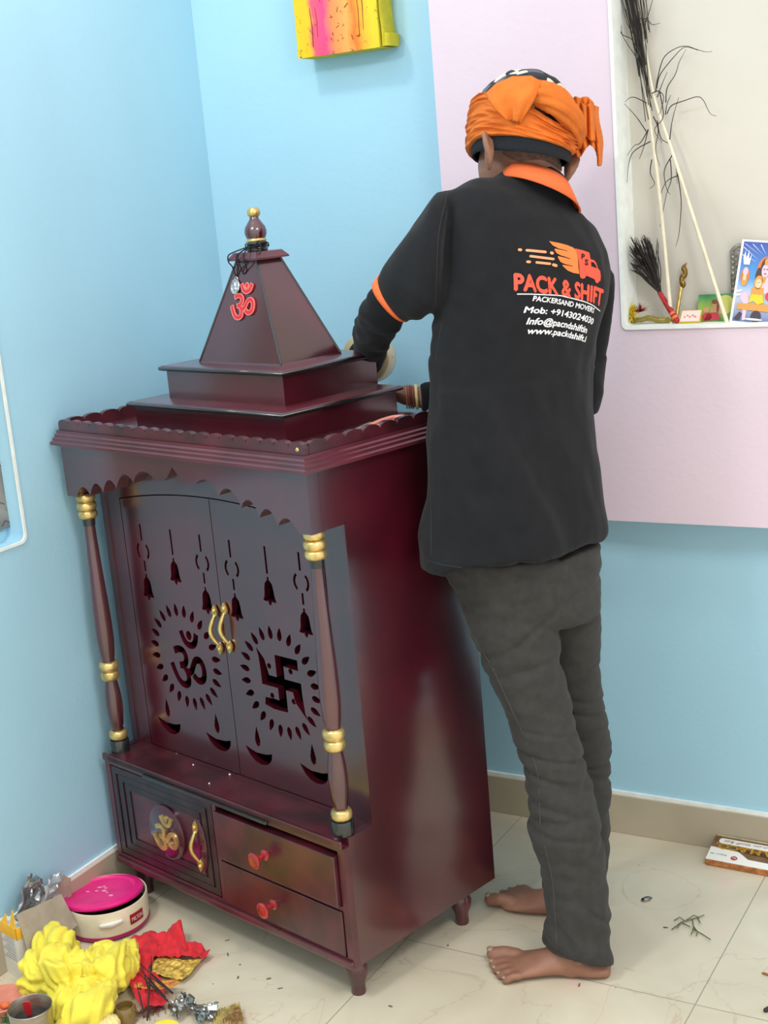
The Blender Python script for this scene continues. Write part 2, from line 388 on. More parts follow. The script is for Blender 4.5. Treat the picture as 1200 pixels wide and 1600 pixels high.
for v in bm.verts: v.co = (-0.437 + v.co.x * 0.022, 0.003 - v.co.z, 0.206 + v.co.y * 0.062)
obj('handle_plaque', bm, M_PLUM, base_door, smooth=40)
s_handle(base_door, -0.439, -0.002, 0.152, 0.262, 1)
# drawers
def drawer(z0, z1, pull, tilt):
    bm = bm_new(); add_box(bm, (-0.367, -pull, z0), (-0.019, 0.30, z1), 0.002)
    dr = obj('drawer', bm, M_MAROON_D, cab)
    bm = bm_new(); c = (-0.214, -pull, (z0 + z1) / 2)
    add_lathe(bm, [(0.0, 0), (0.011, 0), (0.011, 0.003), (0.006, 0.006), (0.0055, 0.016), (0.010, 0.021), (0.0155, 0.027), (0.0165, 0.031), (0.012, 0.034), (0.008, 0.033), (0.0, 0.033)], c, 24, (0, -1, 0))
    k = obj('knob', bm, M_REDK, dr, smooth=50); k['label'] = 'glossy red turned knob'
drawer(0.2055, 0.3085, 0.010, 0); drawer(0.0995, 0.1935, 0.003, 0)
# turned feet
for u, v in ((-0.033, 0.035), (-CW + 0.045, 0.035), (-0.033, CDP - 0.075), (-CW + 0.033, CDP - 0.075)):
    bm = bm_new()
    add_lathe(bm, [(0.0, 0), (0.013, 0), (0.0145, 0.004), (0.0135, 0.014), (0.0145, 0.024), (0.021, 0.042), (0.0225, 0.054), (0.019, 0.064), (0.017, 0.067), (0.0195, 0.070), (0.0195, H0 + .002), (0, H0 + .002)], (u, v, 0.0), 24)
    obj('leg', bm, M_MAROON_D, cab, smooth=50)
# face frame round the doors, with an arched opening
def arch_z(u): return 0.936 - 0.235 * ((u + 0.376) / 0.31) ** 2 * 0.115 / 0.235 * 0.26
def arch_pts(u0, u1, dz, n=24): return [(u0 + (u1 - u0) * i / n, arch_z(u0 + (u1 - u0) * i / n) + dz) for i in range(n + 1)]
bm = bm_new()
add_plate(bm, [[(-CW + 0.018, HB), (-0.018, HB), (-0.018, 1.04), (-CW + 0.018, 1.04)], [(-0.6855, HB + 0.004), (-0.0645, HB + 0.004)] + arch_pts(-0.0645, -0.6855, 0.0025)], 0.016, front(V1, 0.016))
add_plate(bm, [[(-CW, HB), (-CW + 0.0185, HB), (-CW + 0.0185, HF + .004), (-CW, HF + .004)]], 0.003, front(V1 - 0.003, 0.003))
add_plate(bm, [[(-0.0185, HB), (0, HB), (0, HF + .004), (-0.0185, HF + .004)]], 0.003, front(V1 - 0.003, 0.003))
obj('door_frame', bm, M_MAROON, cab)
# carved doors
def bell(cx, ct, h, w):
    P = [(-.10, 1.0), (.10, 1.0), (.13, .93), (.10, .88), (.50, .72), (.62, .50), (.66, .30), (.74, .15), (.84, .08), (.90, .0), (.45, -.02), (.28, .02), (.18, -.10), (0, -.17), (-.18, -.10), (-.28, .02), (-.45, -.02), (-.90, .0), (-.84, .08), (-.74, .15), (-.66, .30), (-.62, .50), (-.50, .72), (-.10, .88), (-.13, .93)]
    return [(cx + x * w / 2, ct - h + y * h) for x, y in P]
def rect(cx, z0, z1, w): return [(cx - w / 2, z0), (cx + w / 2, z0), (cx + w / 2, z1), (cx - w / 2, z1)]
def arc_seg(cx, cz, r, w, a0, a1, n=8):
    o = [(cx + (r + w / 2) * math.cos(math.radians(a0 + (a1 - a0) * i / n)), cz + (r + w / 2) * math.sin(math.radians(a0 + (a1 - a0) * i / n))) for i in range(n + 1)]
    q = [(cx + (r - w / 2) * math.cos(math.radians(a1 - (a1 - a0) * i / n)), cz + (r - w / 2) * math.sin(math.radians(a1 - (a1 - a0) * i / n))) for i in range(n + 1)]
    return o + q
def long_bell(cx):
    return [rect(cx, 0.822, 0.858, 0.0055), arc_seg(cx, 0.799, 0.019, 0.006, -50, 50), arc_seg(cx, 0.799, 0.019, 0.006, 130, 230), rect(cx, 0.755, 0.778, 0.0055), bell(cx, 0.748, 0.050, 0.042)]
def short_bell(cx): return [rect(cx, 0.803, 0.858, 0.0055), bell(cx, 0.797, 0.050, 0.042)]
def rays(cx, cz, rx, rz, n=24):
    out = []
    for k in range(n):
        a = 2 * math.pi * (k + 0.5) / n; d = Vector((math.cos(a), math.sin(a))); p = Vector((-d.y, d.x))
        L0, L1 = 0.755, 1.0
        tear = [(0, .0), (.35, .12), (.5, .35), (.42, .6), (.2, .85), (0, 1.0), (-.2, .85), (-.42, .6), (-.5, .35), (-.35, .12)]
        out.append([(cx + (d.x * (L0 + (L1 - L0) * t) + p.x * s * 0.115) * rx, cz + (d.y * (L0 + (L1 - L0) * t) + p.y * s * 0.115) * rz) for s, t in tear])
    return out
def diya(cx, cz):
    w = 0.041
    bowl = [(cx - w, cz + .012), (cx - .6 * w, cz + .007), (cx - .2 * w, cz + .003), (cx + .2 * w, cz + .004), (cx + .55 * w, cz + .005), (cx + .98 * w, cz + .010), (cx + .93 * w, cz - .002), (cx + .75 * w, cz - .012), (cx + .45 * w, cz - .019), (cx + .1 * w, cz - .021), (cx - .3 * w, cz - .018), (cx - .7 * w, cz - .007)]
    fl = [(cx, cz + .062), (cx + .005, cz + .046), (cx + .008, cz + .032), (cx + .006, cz + .022), (cx, cz + .017), (cx - .006, cz + .022), (cx - .008, cz + .032), (cx - .005, cz + .046)]
    return [bowl, fl]
def swastik(cx, cz):
    t, a = 0.0115, 0.058
    P = [(-t, a), (a * .92, a * 1.0), (a * .92, a - .022), (t, a - .020), (t, t), (a, t), (a, -t), (a * 1.06, -a * .85), (a * 1.16, -a * 1.1), (a * .62, -a * .55), (a - 2.3 * t, -t), (t, -t), (t, -a), (-a * .5, -a * 1.02), (-a * .95, -a * .93), (-a * .90, -a + .020), (-a * .5, -a + .022), (-t, -a + .021), (-t, -t), (-a, -t), (-a, t), (-a * 1.04, a * .8), (-a * 1.12, a * 1.12), (-a * .75, a * .75), (-a + 2.1 * t, t), (-t, t)]
    out = [[(cx + x, cz + y) for x, y in P]]
    for sx in (-1, 1):
        for sz in (-1, 1): out.append([(cx + sx * .031 + .006 * math.cos(k * math.pi / 6), cz + sz * .031 + .006 * math.sin(k * math.pi / 6)) for k in range(12)])
    return out
def door(u0, u1, holes):
    bm = bm_new()
    add_plate(bm, [[(u0, HB + 0.006), (u1, HB + 0.006)] + arch_pts(u1, u0, 0.0)] + holes, 0.015, front(V1, 0.015))
    return obj('door', bm, M_MAROON, cab)
omh = om_polys(-0.516, 0.575, 0.165, 0.86)
dl = door(-0.683, -0.3825, long_bell(-0.6235) + short_bell(-0.521) + long_bell(-0.426) + rays(-0.521, 0.580, 0.118, 0.118) + omh + diya(-0.609, 0.409) + diya(-0.442, 0.409))
dr = door(-0.3805, -0.067, long_bell(-0.334) + short_bell(-0.229) + long_bell(-0.134) + rays(-0.226, 0.580, 0.118, 0.118) + swastik(-0.222, 0.580) + diya(-0.314, 0.409) + diya(-0.151, 0.409))
dl['label'] = 'carved left door with om cut-out'; dr['label'] = 'carved right door with swastika cut-out'
s_handle(dl, -0.398, V1 - 0.001, 0.612, 0.714, 1); s_handle(dr, -0.366, V1 - 0.001, 0.620, 0.724, 1)
# frieze with a scalloped lower edge
fr = [(-CW, HF - .001), (-0.716, HF - .001)]
def scallop(u0, u1, zl, zr, h, n=8):
    return [(u0 + (u1 - u0) * i / n, zl + (zr - zl) * i / n + h * math.sin(math.pi * min(max((i / n - .02) / .96, 0), 1)) ** .7) for i in range(n + 1)]
half = []
for u0, u1, zl, zr, h in ((-0.716, -0.664, .926, .934, .020), (-0.664, -0.616, .936, .944, .022), (-0.616, -0.567, .947, .957, .022), (-0.567, -0.508, .960, .975, .022)):
    half += scallop(u0, u1, zl, zr, h)
mid_l = [(-.508, .975), (-.497, .990), (-.484, .999), (-.468, 1.002), (-.452, .998), (-.440, .990), (-.424, .986), (-.408, .988), (-.396, .995), (-.385, 1.007), (-.3755, 1.018)]
lft = fr + half + mid_l
rgt = [(-CW - x, z) for x, z in reversed(lft[:-1])]
bm = bm_new(); add_plate(bm, [lft + rgt + [(0, HC + .004), (-CW, HC + .004)]], 0.028, front(0.0, 0.028))
obj('scalloped_frieze', bm, M_MAROON, cab)
bm = bm_new(); add_box(bm, (-CW + 0.018, 0.028, 1.022), (-0.018, V1, 1.04)); obj('frieze_soffit', bm, M_INSIDE, cab)
# cornice moulding on three sides, mitred
prof = [(0.0, HC - .001), (0.0165, HC - .001), (0.0165, HC + .005), (0.0115, HC + .008), (0.0115, HC + .013), (0.0075, HC + .0155), (0.0075, HC + .020), (0.0035, HC + .023), (0.0035, HC + .0284), (0.0, HC + .0284)]
bm = bm_new(); rings = []
for o, z in prof: rings.append([Vector((-CW - o * .75, CDP, z)), Vector((-CW - o * .75, -o, z)), Vector((o, -o, z)), Vector((o, CDP, z))])
add_loft(bm, rings, False, closed=False)
for i in (0, 3): bm.faces.new([bm.verts.new(r[i]) for r in rings])
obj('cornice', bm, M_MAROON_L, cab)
ZD = 1.0622
bm = bm_new(); add_box(bm, (-CW, 0, ZD - 0.012), (0, CDP, ZD)); obj('roof_deck', bm, M_MAROON_D, cab)
# gallery rails with scalloped tops
def rail_poly(L, n, z0=1.062, zv=1.0795, h=0.0105):
    P = [(0, z0), (0, zv)]
    for k in range(n):
        for i in range(7):
            a = math.pi * i / 6
            P.append((L * (k + 0.5 - 0.5 * math.cos(a)) / n, zv + h * math.sin(a) ** .75 if 0 < i < 6 else zv))
    P += [(L, z0)]
    Q = [P[0]]
    for p in P[1:]:
        if (Vector(p) - Vector(Q[-1])).length > 1e-5: Q.append(p)
    return Q
bm = bm_new(); add_plate(bm, [[(x - CW + .001, z) for x, z in rail_poly(CW - .002, 20)]], 0.012, front(0.001, 0.012)); rl = obj('gallery_rail', bm, M_MAROON_D, cab)
bm = bm_new(); add_lathe(bm, [(0, 0), (.004, 0), (.003, .0015), (0, .002)], (-0.017, 0.001, 1.0765), 12, (0, -1, 0)); obj('gold_nail', bm, M_GOLD, rl)
for u in (-CW + .001, -.013):
    bm = bm_new(); add_plate(bm, [[(x + .014, z) for x, z in rail_poly(CDP - .015, 9)]], 0.012, lambda x, y, z: (u + .006 + z, x, y)); obj('gallery_rail', bm, M_MAROON_D, cab)
# stepped tiers
def tier(u0, u1, v0, v1, z0, z1, pu0, pu1, pv0, pv1, zt):
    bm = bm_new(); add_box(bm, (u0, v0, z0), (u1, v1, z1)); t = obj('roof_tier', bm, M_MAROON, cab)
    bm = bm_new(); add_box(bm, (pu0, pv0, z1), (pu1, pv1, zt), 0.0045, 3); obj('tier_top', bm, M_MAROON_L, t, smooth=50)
    bm = bm_new(); add_tube(bm, [(pu0 + .003, pv0 - .0002, (z1 + zt) / 2), (pu1 + .0002, pv0 - .0002, (z1 + zt) / 2), (pu1 + .0002, pv1 - .003, (z1 + zt) / 2)], 0.0042, 8, flat=1.0); obj('black_edge', bm, M_BLACKL, t, smooth=60)
    return t
tier(-0.602, -0.148, 0.095, 0.397, ZD - .001, 1.1085, -0.612, -0.138, 0.083, 0.407, 1.1195)
tier(-0.551, -0.199, 0.147, 0.400, 1.1195, 1.1755, -0.562, -0.188, 0.137, 0.408, 1.1865)
bm = bm_new()
def sq(u0, u1, v0, v1, z): return [Vector((u0, v0, z)), Vector((u1, v0, z)), Vector((u1, v1, z)), Vector((u0, v1, z))]
add_loft(bm, [sq(-.500, -.250, .192, .357, 1.1863), sq(-.498, -.252, .194, .355, 1.1895), sq(-.405, -.345, .241, .303, 1.386)])
sp = obj('pyramid_spire', bm, M_MAROON, cab)
bm = bm_new()
for (a, b) in (((-.252, .194), (-.345, .241)), ((-.498, .194), (-.405, .241)), ((-.252, .355), (-.345, .303))):
    add_tube(bm, [(a[0], a[1], 1.1895), (b[0], b[1], 1.386)], .0022, 6)
obj('dark_corner_edge', bm, M_BLACKL, sp)
nrm = Vector((0, -1, (.241 - .194) / .1965)).normalized()
def on_spire(x, z, off=0.0):
    v = .194 + (z - 1.1895) * (.241 - .194) / .1965
    return Vector((x, v, z)) + nrm * off
bm = bm_new(); add_plate(bm, om_polys(-0.3735, 1.3065, 0.088, 0.95), 0.004, lambda x, y, z: on_spire(x, y, 0.0018 - z)); e1 = obj('red_om', bm, M_RED, sp); e1['label'] = 'red om emblem with pale edge'
bm = bm_new()
for lp in om_polys(-0.3735, 1.3065, 0.088, 0.95):
    q = [on_spire(x, z, 0.0036) for x, z in lp]; q.append(q[0]); add_tube(bm, q, 0.0008, 5, rnd=False)
obj('pale_outline', bm, M_PINKE, e1)
bm = bm_new(); add_loft(bm, [sq(-.4185, -.3315, .2285, .3155, 1.3855), sq(-.4185, -.3315, .2285, .3155, 1.389), sq(-.411, -.339, .236, .308, 1.398), sq(-.409, -.341, .238, .306, 1.4005)])
obj('spire_cap', bm, M_MAROON_L, cab)
FU, FV = -0.375, 0.272
bm = bm_new(); add_lathe(bm, [(0, 1.4005), (.0205, 1.4005), (.0215, 1.404), (.0205, 1.408), (.018, 1.409), (.0195, 1.4115), (.021, 1.4155), (.019, 1.419), (0, 1.419)], (FU, FV, 0), 32); fi = obj('finial', bm, M_BLACKL, cab, smooth=50)
bm = bm_new(); add_lathe(bm, [(0, 1.419), (.019, 1.419), (.0205, 1.4215), (.019, 1.424), (.0185, 1.4255), (0, 1.4255)], (FU, FV, 0), 32); obj('gold_ring', bm, M_GOLD, fi, smooth=50)
bm = bm_new(); add_lathe(bm, [(0, 1.4255), (.0185, 1.4255), (.0215, 1.433), (.0222, 1.440), (.020, 1.448), (.0145, 1.456), (.0095, 1.463), (.0085, 1.468), (0, 1.468)], (FU, FV, 0), 32); obj('bulb', bm, M_MAROON, fi, smooth=60)
bm = bm_new(); add_lathe(bm, [(0, 1.467), (.009, 1.467), (.0128, 1.471), (.0135, 1.475), (.0125, 1.480), (.009, 1.4845), (0, 1.486)], (FU, FV, 0), 24); obj('gold_tip', bm, M_GOLD, fi, smooth=60)
# turned front columns
for u in (-0.7255, -0.0245):
    bm = bm_new(); v = 0.0275
    add_lathe(bm, [(0, .3424), (.0128, .3424), (.0130, .40), (.0150, .405), (.0182, .435), (.0188, .455), (.0172, .48), (.0140, .503), (.0140, .555), (.0165, .568), (.0192, .60), (.0192, .635), (.0175, .69), (.0150, .75), (.0125, .82), (.0118, .868), (.0128, .875), (.0128, .928), (0, .928)], (u, v, 0), 16)
    c = obj('column', bm, M_MAROON, cab, smooth=30)
    bm = bm_new(); add_lathe(bm, [(0, .3425), (.0215, .3425), (.0215, .3665), (.020, .370), (0, .370)], (u, v, 0), 32); obj('black_foot', bm, M_BLACKL, c, smooth=40)
    bm = bm_new(); add_lathe(bm, [(0, .858), (.0128, .858), (.0135, .868), (.0135, .874), (0, .874)], (u, v, 0), 24); obj('black_collar', bm, M_BLACKL, c, smooth=40)
    for zc, r in ((.919, .0205), (.9005, .0215), (.8825, .0205), (.541, .0215), (.5195, .0205), (.381, .0205)):
        bm = bm_new(); hh = .0088 if zc > .8 else .0105
        add_lathe(bm, [(0.008, zc - hh), (r - .004, zc - hh), (r - .001, zc - hh * .6), (r, zc), (r - .001, zc + hh * .6), (r - .004, zc + hh), (0.008, zc + hh)], (u, v, 0), 32); obj('gold_ring', bm, M_GOLD, c, smooth=60)
# helper: cabinet frame -> room
CABM = Matrix.Rotation(-ALPHA, 4, 'Z')
def C2W(u, v, z): return CABM @ Vector((u, v, z))

# pendant on a black cord, looped round the finial
pn = thing('pendant_necklace', 'silver pendant on a black cord looped over the finial of the cabinet', 'pendant', C2W(FU - .035, .2285, 1.36), -ALPHA)
M_CORD = mat('black cord', lin(22, 18, 24), 0.8); M_SILV = mat('silver', lin(215, 215, 215), 0.25, metal=0.9, var=.3, scale=200)
bm = bm_new()
lp = [(FU + .0235 * math.cos(a) , FV + .0235 * math.sin(a), 1.409 + .003 * math.sin(3 * a)) for a in [i * math.pi / 10 for i in range(21)]]
add_tube(bm, [C2W(*p) for p in lp], .0013, 6)
lp = [(FU + .0232 * math.cos(a) , FV + .0232 * math.sin(a), 1.4135 + .004 * math.cos(2 * a)) for a in [i * math.pi / 10 for i in range(21)]]
add_tube(bm, [C2W(*p) for p in lp], .0013, 6)
for pts in ([(FU - .012, FV - .021, 1.409), (FU - .030, FV - .038, 1.402), (FU - .0385, .2275, 1.396), (FU - .038, .2265, 1.384), (-.409, .231, 1.375), (-.404, .2315, 1.362), (-.4005, .2315, 1.3545)],
            [(FU + .004, FV - .0235, 1.412), (FU - .006, FV - .036, 1.403), (FU - .012, .2275, 1.396), (-.389, .2265, 1.384), (-.394, .2335, 1.370), (-.4000, .2315, 1.3545)],
            [(FU - .002, FV - .0235, 1.408), (-.378, .230, 1.402), (-.384, .2265, 1.390), (-.385, .2345, 1.366), (-.378, .2335, 1.360), (-.370, .2345, 1.368), (-.366, .2265, 1.388), (-.364, .229, 1.402), (FU + .008, FV - .023, 1.412)],
            [(FU + .018, FV - .016, 1.416), (FU + .030, FV - .020, 1.421), (FU + .038, FV - .024, 1.412), (FU + .039, FV - .026, 1.4015)],
            [(FU + .016, FV - .018, 1.41), (FU + .032, FV - .020, 1.414), (FU + .044, FV - .030, 1.404), (FU + .046, FV - .036, 1.396)]):
    add_tube(bm, spline([C2W(*p) for p in pts], 6), .0013, 6)
obj('cord', bm, M_CORD, pn, smooth=60, world=True)
bm = bm_new()
pc = Vector((-.3995, .2255, 1.3345)); 
ring_pts = [Vector((-.400 + .004 * math.cos(a), .2305, 1.3505 + .004 * math.sin(a))) for a in [i * math.pi / 6 for i in range(13)]]
add_tube(bm, [C2W(*p) for p in ring_pts], .0009, 6)
prof = [(0, 0), (.0125, 0), (.0135, .0012), (.0125, .003), (.0105, .003), (.010, .0018), (0, .0018)]
b2 = bm_new(); add_lathe(b2, prof, n=24)
for v in b2.verts: v.co = C2W(*on_spire(-.400 + v.co.x * .95, 1.335 + v.co.y * 1.15, .002 + v.co.z))
tmp = bpy.data.meshes.new('t'); b2.to_mesh(tmp); b2.free(); bm.from_mesh(tmp); bpy.data.meshes.remove(tmp)
add_ell(bm, C2W(*on_spire(-.401, 1.337, .0042)), (.004, .002, .006), 8); add_ell(bm, C2W(*on_spire(-.398, 1.330, .0042)), (.005, .002, .004), 8)
obj('medallion', bm, M_SILV, pn, smooth=50, world=True)
# ------------------------------------------------------------------ the packer
def ring(L, R, h, phi=0.0, ar=0.7, n=36, p=2.2, tilt=(0, 0), grow=0.0, cut=None):
    PL, PR = at(L[0], L[1], h), at(R[0], R[1], h); c = (PL + PR) / 2; A = (PR - PL) / 2
    la = A.length; A = A * ((la + grow) / la)
    B = (FH + RH * tilt[0] + UP * tilt[1]).normalized() * A.length
    f = math.radians(phi); pts = []
    for i in range(n):
        t = 2 * math.pi * i / n; x = math.copysign(abs(math.cos(t)) ** (2 / p), math.cos(t)); y = ar * math.copysign(abs(math.sin(t)) ** (2 / p), math.sin(t))
        pts.append((x * math.cos(f) - y * math.sin(f), x * math.sin(f) + y * math.cos(f)))
    k = 1 / max(abs(q[0]) for q in pts)
    return [c + A * (x * k) + B * (y * k) for x, y in pts]
def cring(r):                     # centre of a ring
    return sum(r, Vector()) / len(r)
def shrink(r, d):
    c = cring(r); return [p + (c - p).normalized() * d for p in r]

# ---- shirt shell
TR = [((659, 884), (945, 840)), ((664, 850), (950, 830)), ((666, 800), (949, 812)), ((668, 740), (939, 745)), ((669, 680), (932, 680)), ((670, 640), (926, 640)),
      ((672, 580), (926, 585)), ((674, 530), (938, 525)), ((678, 485), (952, 480)), ((682, 440), (960, 440)), ((687, 390), (957, 395)), ((694, 345), (938, 352)), ((702, 312), (917, 330)), ((728, 296), (903, 322)), ((766, 288), (896, 314)), ((782, 276), (890, 304))]
HT = [2.455, 2.455, 2.46, 2.465, 2.47, 2.475, 2.48, 2.485, 2.49, 2.495, 2.50, 2.505, 2.51, 2.515, 2.52, 2.522]
PH = [34, 34, 35, 36, 37, 38, 38, 39, 40, 40, 40, 40, 38, 34, 25, 0]
AR = [.70, .70, .69, .68, .67, .66, .66, .65, .63, .60, .56, .50, .45, .45, .6, .8]
TT = [-.15, -.14, -.08] + [0] * 7 + [-.05, -.12, -.20, -.28, -.36, -.58]
torso = [ring(a, b, h, f, r, tilt=(0, t)) for (a, b), h, f, r, t in zip(TR, HT, PH, AR, TT)]
bm = bm_new()
inner = [shrink(r, 0.012) for r in torso[:3]]
add_loft(bm, [inner[2], inner[1], inner[0]] + torso)
SL = [((706, 300), (700, 470), 2.43), ((684, 300), (684, 482), 2.43), ((668, 322), (672, 487), 2.435), ((646, 352), (663, 490), 2.44), ((621, 391), (651, 494), 2.455), ((599, 424), (640, 499), 2.47), ((585, 443), (632, 499), 2.485)]
slv = [ring(a, b, h, 0, .80, tilt=(.35, .2)) for a, b, h in SL]
add_loft(bm, slv + [shrink(slv[-1], .008), shrink(slv[-2], .010)])
# right upper arm and elbow, behind the body
SR = [((905, 330), (905, 430), 2.55), ((925, 375), (958, 425), 2.575), ((910, 470), (957, 470), 2.60), ((895, 540), (948, 540), 2.625), ((885, 600), (938, 596), 2.65), ((880, 640), (930, 645), 2.66)]
add_loft(bm, [ring(a, b, h, 0, .95) for a, b, h in SR])
polo_bm = remesh(bm, 0.0055, 6)
def polo_fold(p, n):
    q = Vector(((p - CAM_LOC).dot(RH), (p - CAM_LOC).dot(FH), p.z))
    x, z = q.x, q.z
    k = 0.0
    # long soft folds running down to the right hem, hanging from shoulder and armpit
    k += 0.0125 * max(0, noise.noise(Vector((x * 16 + z * 6.5, q.y * 4, z * 1.6 + 3)))) * (1.2 if z < 1.2 else .5)
    k += 0.0075 * ridge((x * 9 + z * 3.5 + 4.3, q.y * 3, z * 1.1)) * (1.0 if z < 1.15 else .35)
    k += 0.0030 * noise.noise(Vector((x * 30, q.y * 30, z * 14)))
    # gathers at the armpit
    ap = at(672, 480, 2.42); d = (p - ap).length
    k += 0.0022 * math.exp(-(d / .07) ** 2) * math.sin((p - ap).dot((UP * .8 + RH * .6)) * 190)
    return k
displace(polo_bm, polo_fold)
for _ in range(2): bmesh.ops.smooth_vert(polo_bm, verts=polo_bm.verts[:], factor=0.4, use_axis_x=True, use_axis_y=True, use_axis_z=True)
polo_bm.normal_update()
BV = BVHTree.FromBMesh(polo_bm)
FOOT = atz(880, 1475)
person = thing('person', 'barefoot person seen from behind in black printed polo and orange headscarf, leaning over the cabinet', 'person', (FOOT.x, FOOT.y, 0))
polo = obj('polo_shirt', polo_bm, M_POLO, person, smooth='all', world=True); polo['label'] = 'black polo shirt with printed back'

# ---- body: one continuous skin surface under the clothes
bm = bm_new()
BOW = 17
HD = at(815, 205, 2.55)                               # middle of the head
AX = (at(896, 246, 2.55) - at(735, 236, 2.55)).normalized()   # across the head, left to right
AF = (FH * math.cos(math.radians(BOW)) - UP * math.sin(math.radians(BOW))); AF = (AF - AX * AF.dot(AX)).normalized()   # bowed forward
AF = (AF * math.cos(math.radians(20)) - AX * math.sin(math.radians(20))).normalized(); AX2 = Vector(AX)
AXH = (AX2 - AF * AX2.dot(AF)).normalized(); AUP = AXH.cross(AF).normalized()
add_ell(bm, HD + AUP * .005, [AXH * .078, AF * .094, AUP * .090], 24)              # skull
add_ell(bm, HD - AUP * .055 + AF * .035, [AXH * .062, AF * .062, AUP * .068], 20)   # jaw
add_ell(bm, HD - AUP * .098 + AF * .072, [AXH * .025, AF * .022, AUP * .018], 12)   # chin
add_tube(bm, [HD - AUP * .015 + AF * .088, HD - AUP * .035 + AF * .108, HD - AUP * .048 + AF * .112], [.010, .012, .013], 8)   # nose
add_ell(bm, HD - AUP * .075 + AF * .092, [AXH * .024, AF * .008, AUP * .006], 10)   # mouth
for s in (-1, 1):
    add_ell(bm, HD - AUP * .012 + AF * .084 + AXH * .03 * s, [AXH * .013, AF * .009, AUP * .008], 10)
nk0 = at(838, 318, 2.545)
add_tube(bm, [nk0, at(836, 292, 2.535), at(828, 255, 2.535), HD - AUP * .02 - AF * .02], [.044, .050, .054, .062], 18)
# ears: a rim, a bowl and a lobe
def ear(c, out, fwd, up, s=1.0):
    pts = [c - up * .026 * s + fwd * .006, c - up * .014 * s + fwd * -.006 + out * .006, c + up * .006 * s - fwd * .014 + out * .014, c + up * .024 * s - fwd * .010 + out * .016, c + up * .030 * s + fwd * .004 + out * .010, c + up * .022 * s + fwd * .014 + out * .003]
    add_tube(bm, spline(pts, 4), [.0062] * 21, 8)
    add_ell(bm, c + out * .004 - fwd * .002, [out * .006, fwd * .014, up * .027 * s], 12)
ear(at(768, 238, 2.475), -AXH * 1.25, AF, AUP, 1.0); ear(at(884, 262, 2.56), AXH, AF, AUP, 1.0)
# trunk and limbs
core = [shrink(r, .035) for r in torso[1:13]]
add_loft(bm, core)
add_tube(bm, [at(725, 370, 2.46), at(665, 420, 2.46), at(612, 476, 2.50), at(585, 512, 2.61), at(578, 540, 2.72), at(578, 553, 2.80), at(578, 558, 2.825)], [.040, .034, .028, .026, .022, .020, .018], 14)
add_tube(bm, [at(885, 385, 2.53), at(920, 470, 2.60), at(905, 612, 2.66), at(790, 630, 2.71), at(690, 624, 2.725), at(650, 620, 2.735), at(630, 617, 2.74)], [.030, .028, .026, .028, .025, .0215, .020], 14)
# hands
def hand(wrist, fwd, back, side, curls, spread=0.0, s=1.0):
    fwd, back = fwd.normalized(), back.normalized(); lat = fwd.cross(back).normalized() * side    # lat points to the thumb side
    add_loft(bm, [[wrist + fwd * d * s + lat * (w * math.cos(a)) * s + back * (t * math.sin(a)) * s for a in [i * math.pi / 8 for i in range(16)]] for d, w, t in ((-.012, .021, .017), (.012, .027, .0165), (.045, .037, .0150), (.078, .040, .0125), (.092, .034, .008))])
    for k, (lo, L, r) in enumerate(((.028, .072, .0088), (.0095, .080, .0090), (-.010, .074, .0086), (-.028, .058, .0076))):
        p = wrist + (fwd * .080 + lat * lo) * s; d = (fwd + lat * spread * lo * 10).normalized(); pts = [p - d * .012]; c = curls[k]
        a = 0.0
        for seg, ca in ((.45, .5), (.30, 1.0), (.25, .8)):
            a += c * ca; dd = d * math.cos(a) - back * math.sin(a); pts.append(pts[-1] + dd * L * seg * s + (d * .012 if len(pts) == 1 else Vector()))
        add_tube(bm, pts, [r * s, r * s, r * .92 * s, r * .78 * s], 10)
    p = wrist + (fwd * .018 + lat * .022) * s
    add_tube(bm, [p, p + (fwd * .028 + lat * .022 - back * .010) * s, p + (fwd * .055 + lat * .027 - back * .028) * s, p + (fwd * .072 + lat * .020 - back * .040) * s], [.0125 * s, .0115 * s, .0100 * s, .0080 * s], 10)
TAPE_C = at(577, 559, 2.885)
hand(at(578, 556, 2.825), (FH * .85 - UP * .12 - RH * .05), (UP * .90 + FH * .3 - RH * .1), 1, (.95, 1.0, 1.05, 1.1), 0, .92)
hand(at(628, 616, 2.74), (-RH + FH * .45 + UP * .04), (UP * .9 + FH * .1), 1, (.2, .15, .2, .25), .6, .95)
# legs inside the trousers
LEGN = [(800, 930, 2.47), (805, 1000, 2.455), (838, 1110, 2.425), (872, 1240, 2.395), (888, 1330, 2.375), (902, 1430, 2.36), (912, 1485, 2.352)]
LEGF = [(880, 930, 2.52), (890, 1000, 2.535), (902, 1110, 2.56), (915, 1240, 2.585), (905, 1330, 2.60), (893, 1385, 2.605)]
add_tube(bm, [at(*p) for p in LEGN], [.055, .050, .042, .036, .036, .032, .032], 14)
add_tube(bm, [at(*p) for p in LEGF], [.050, .044, .036, .032, .034, .032], 14)
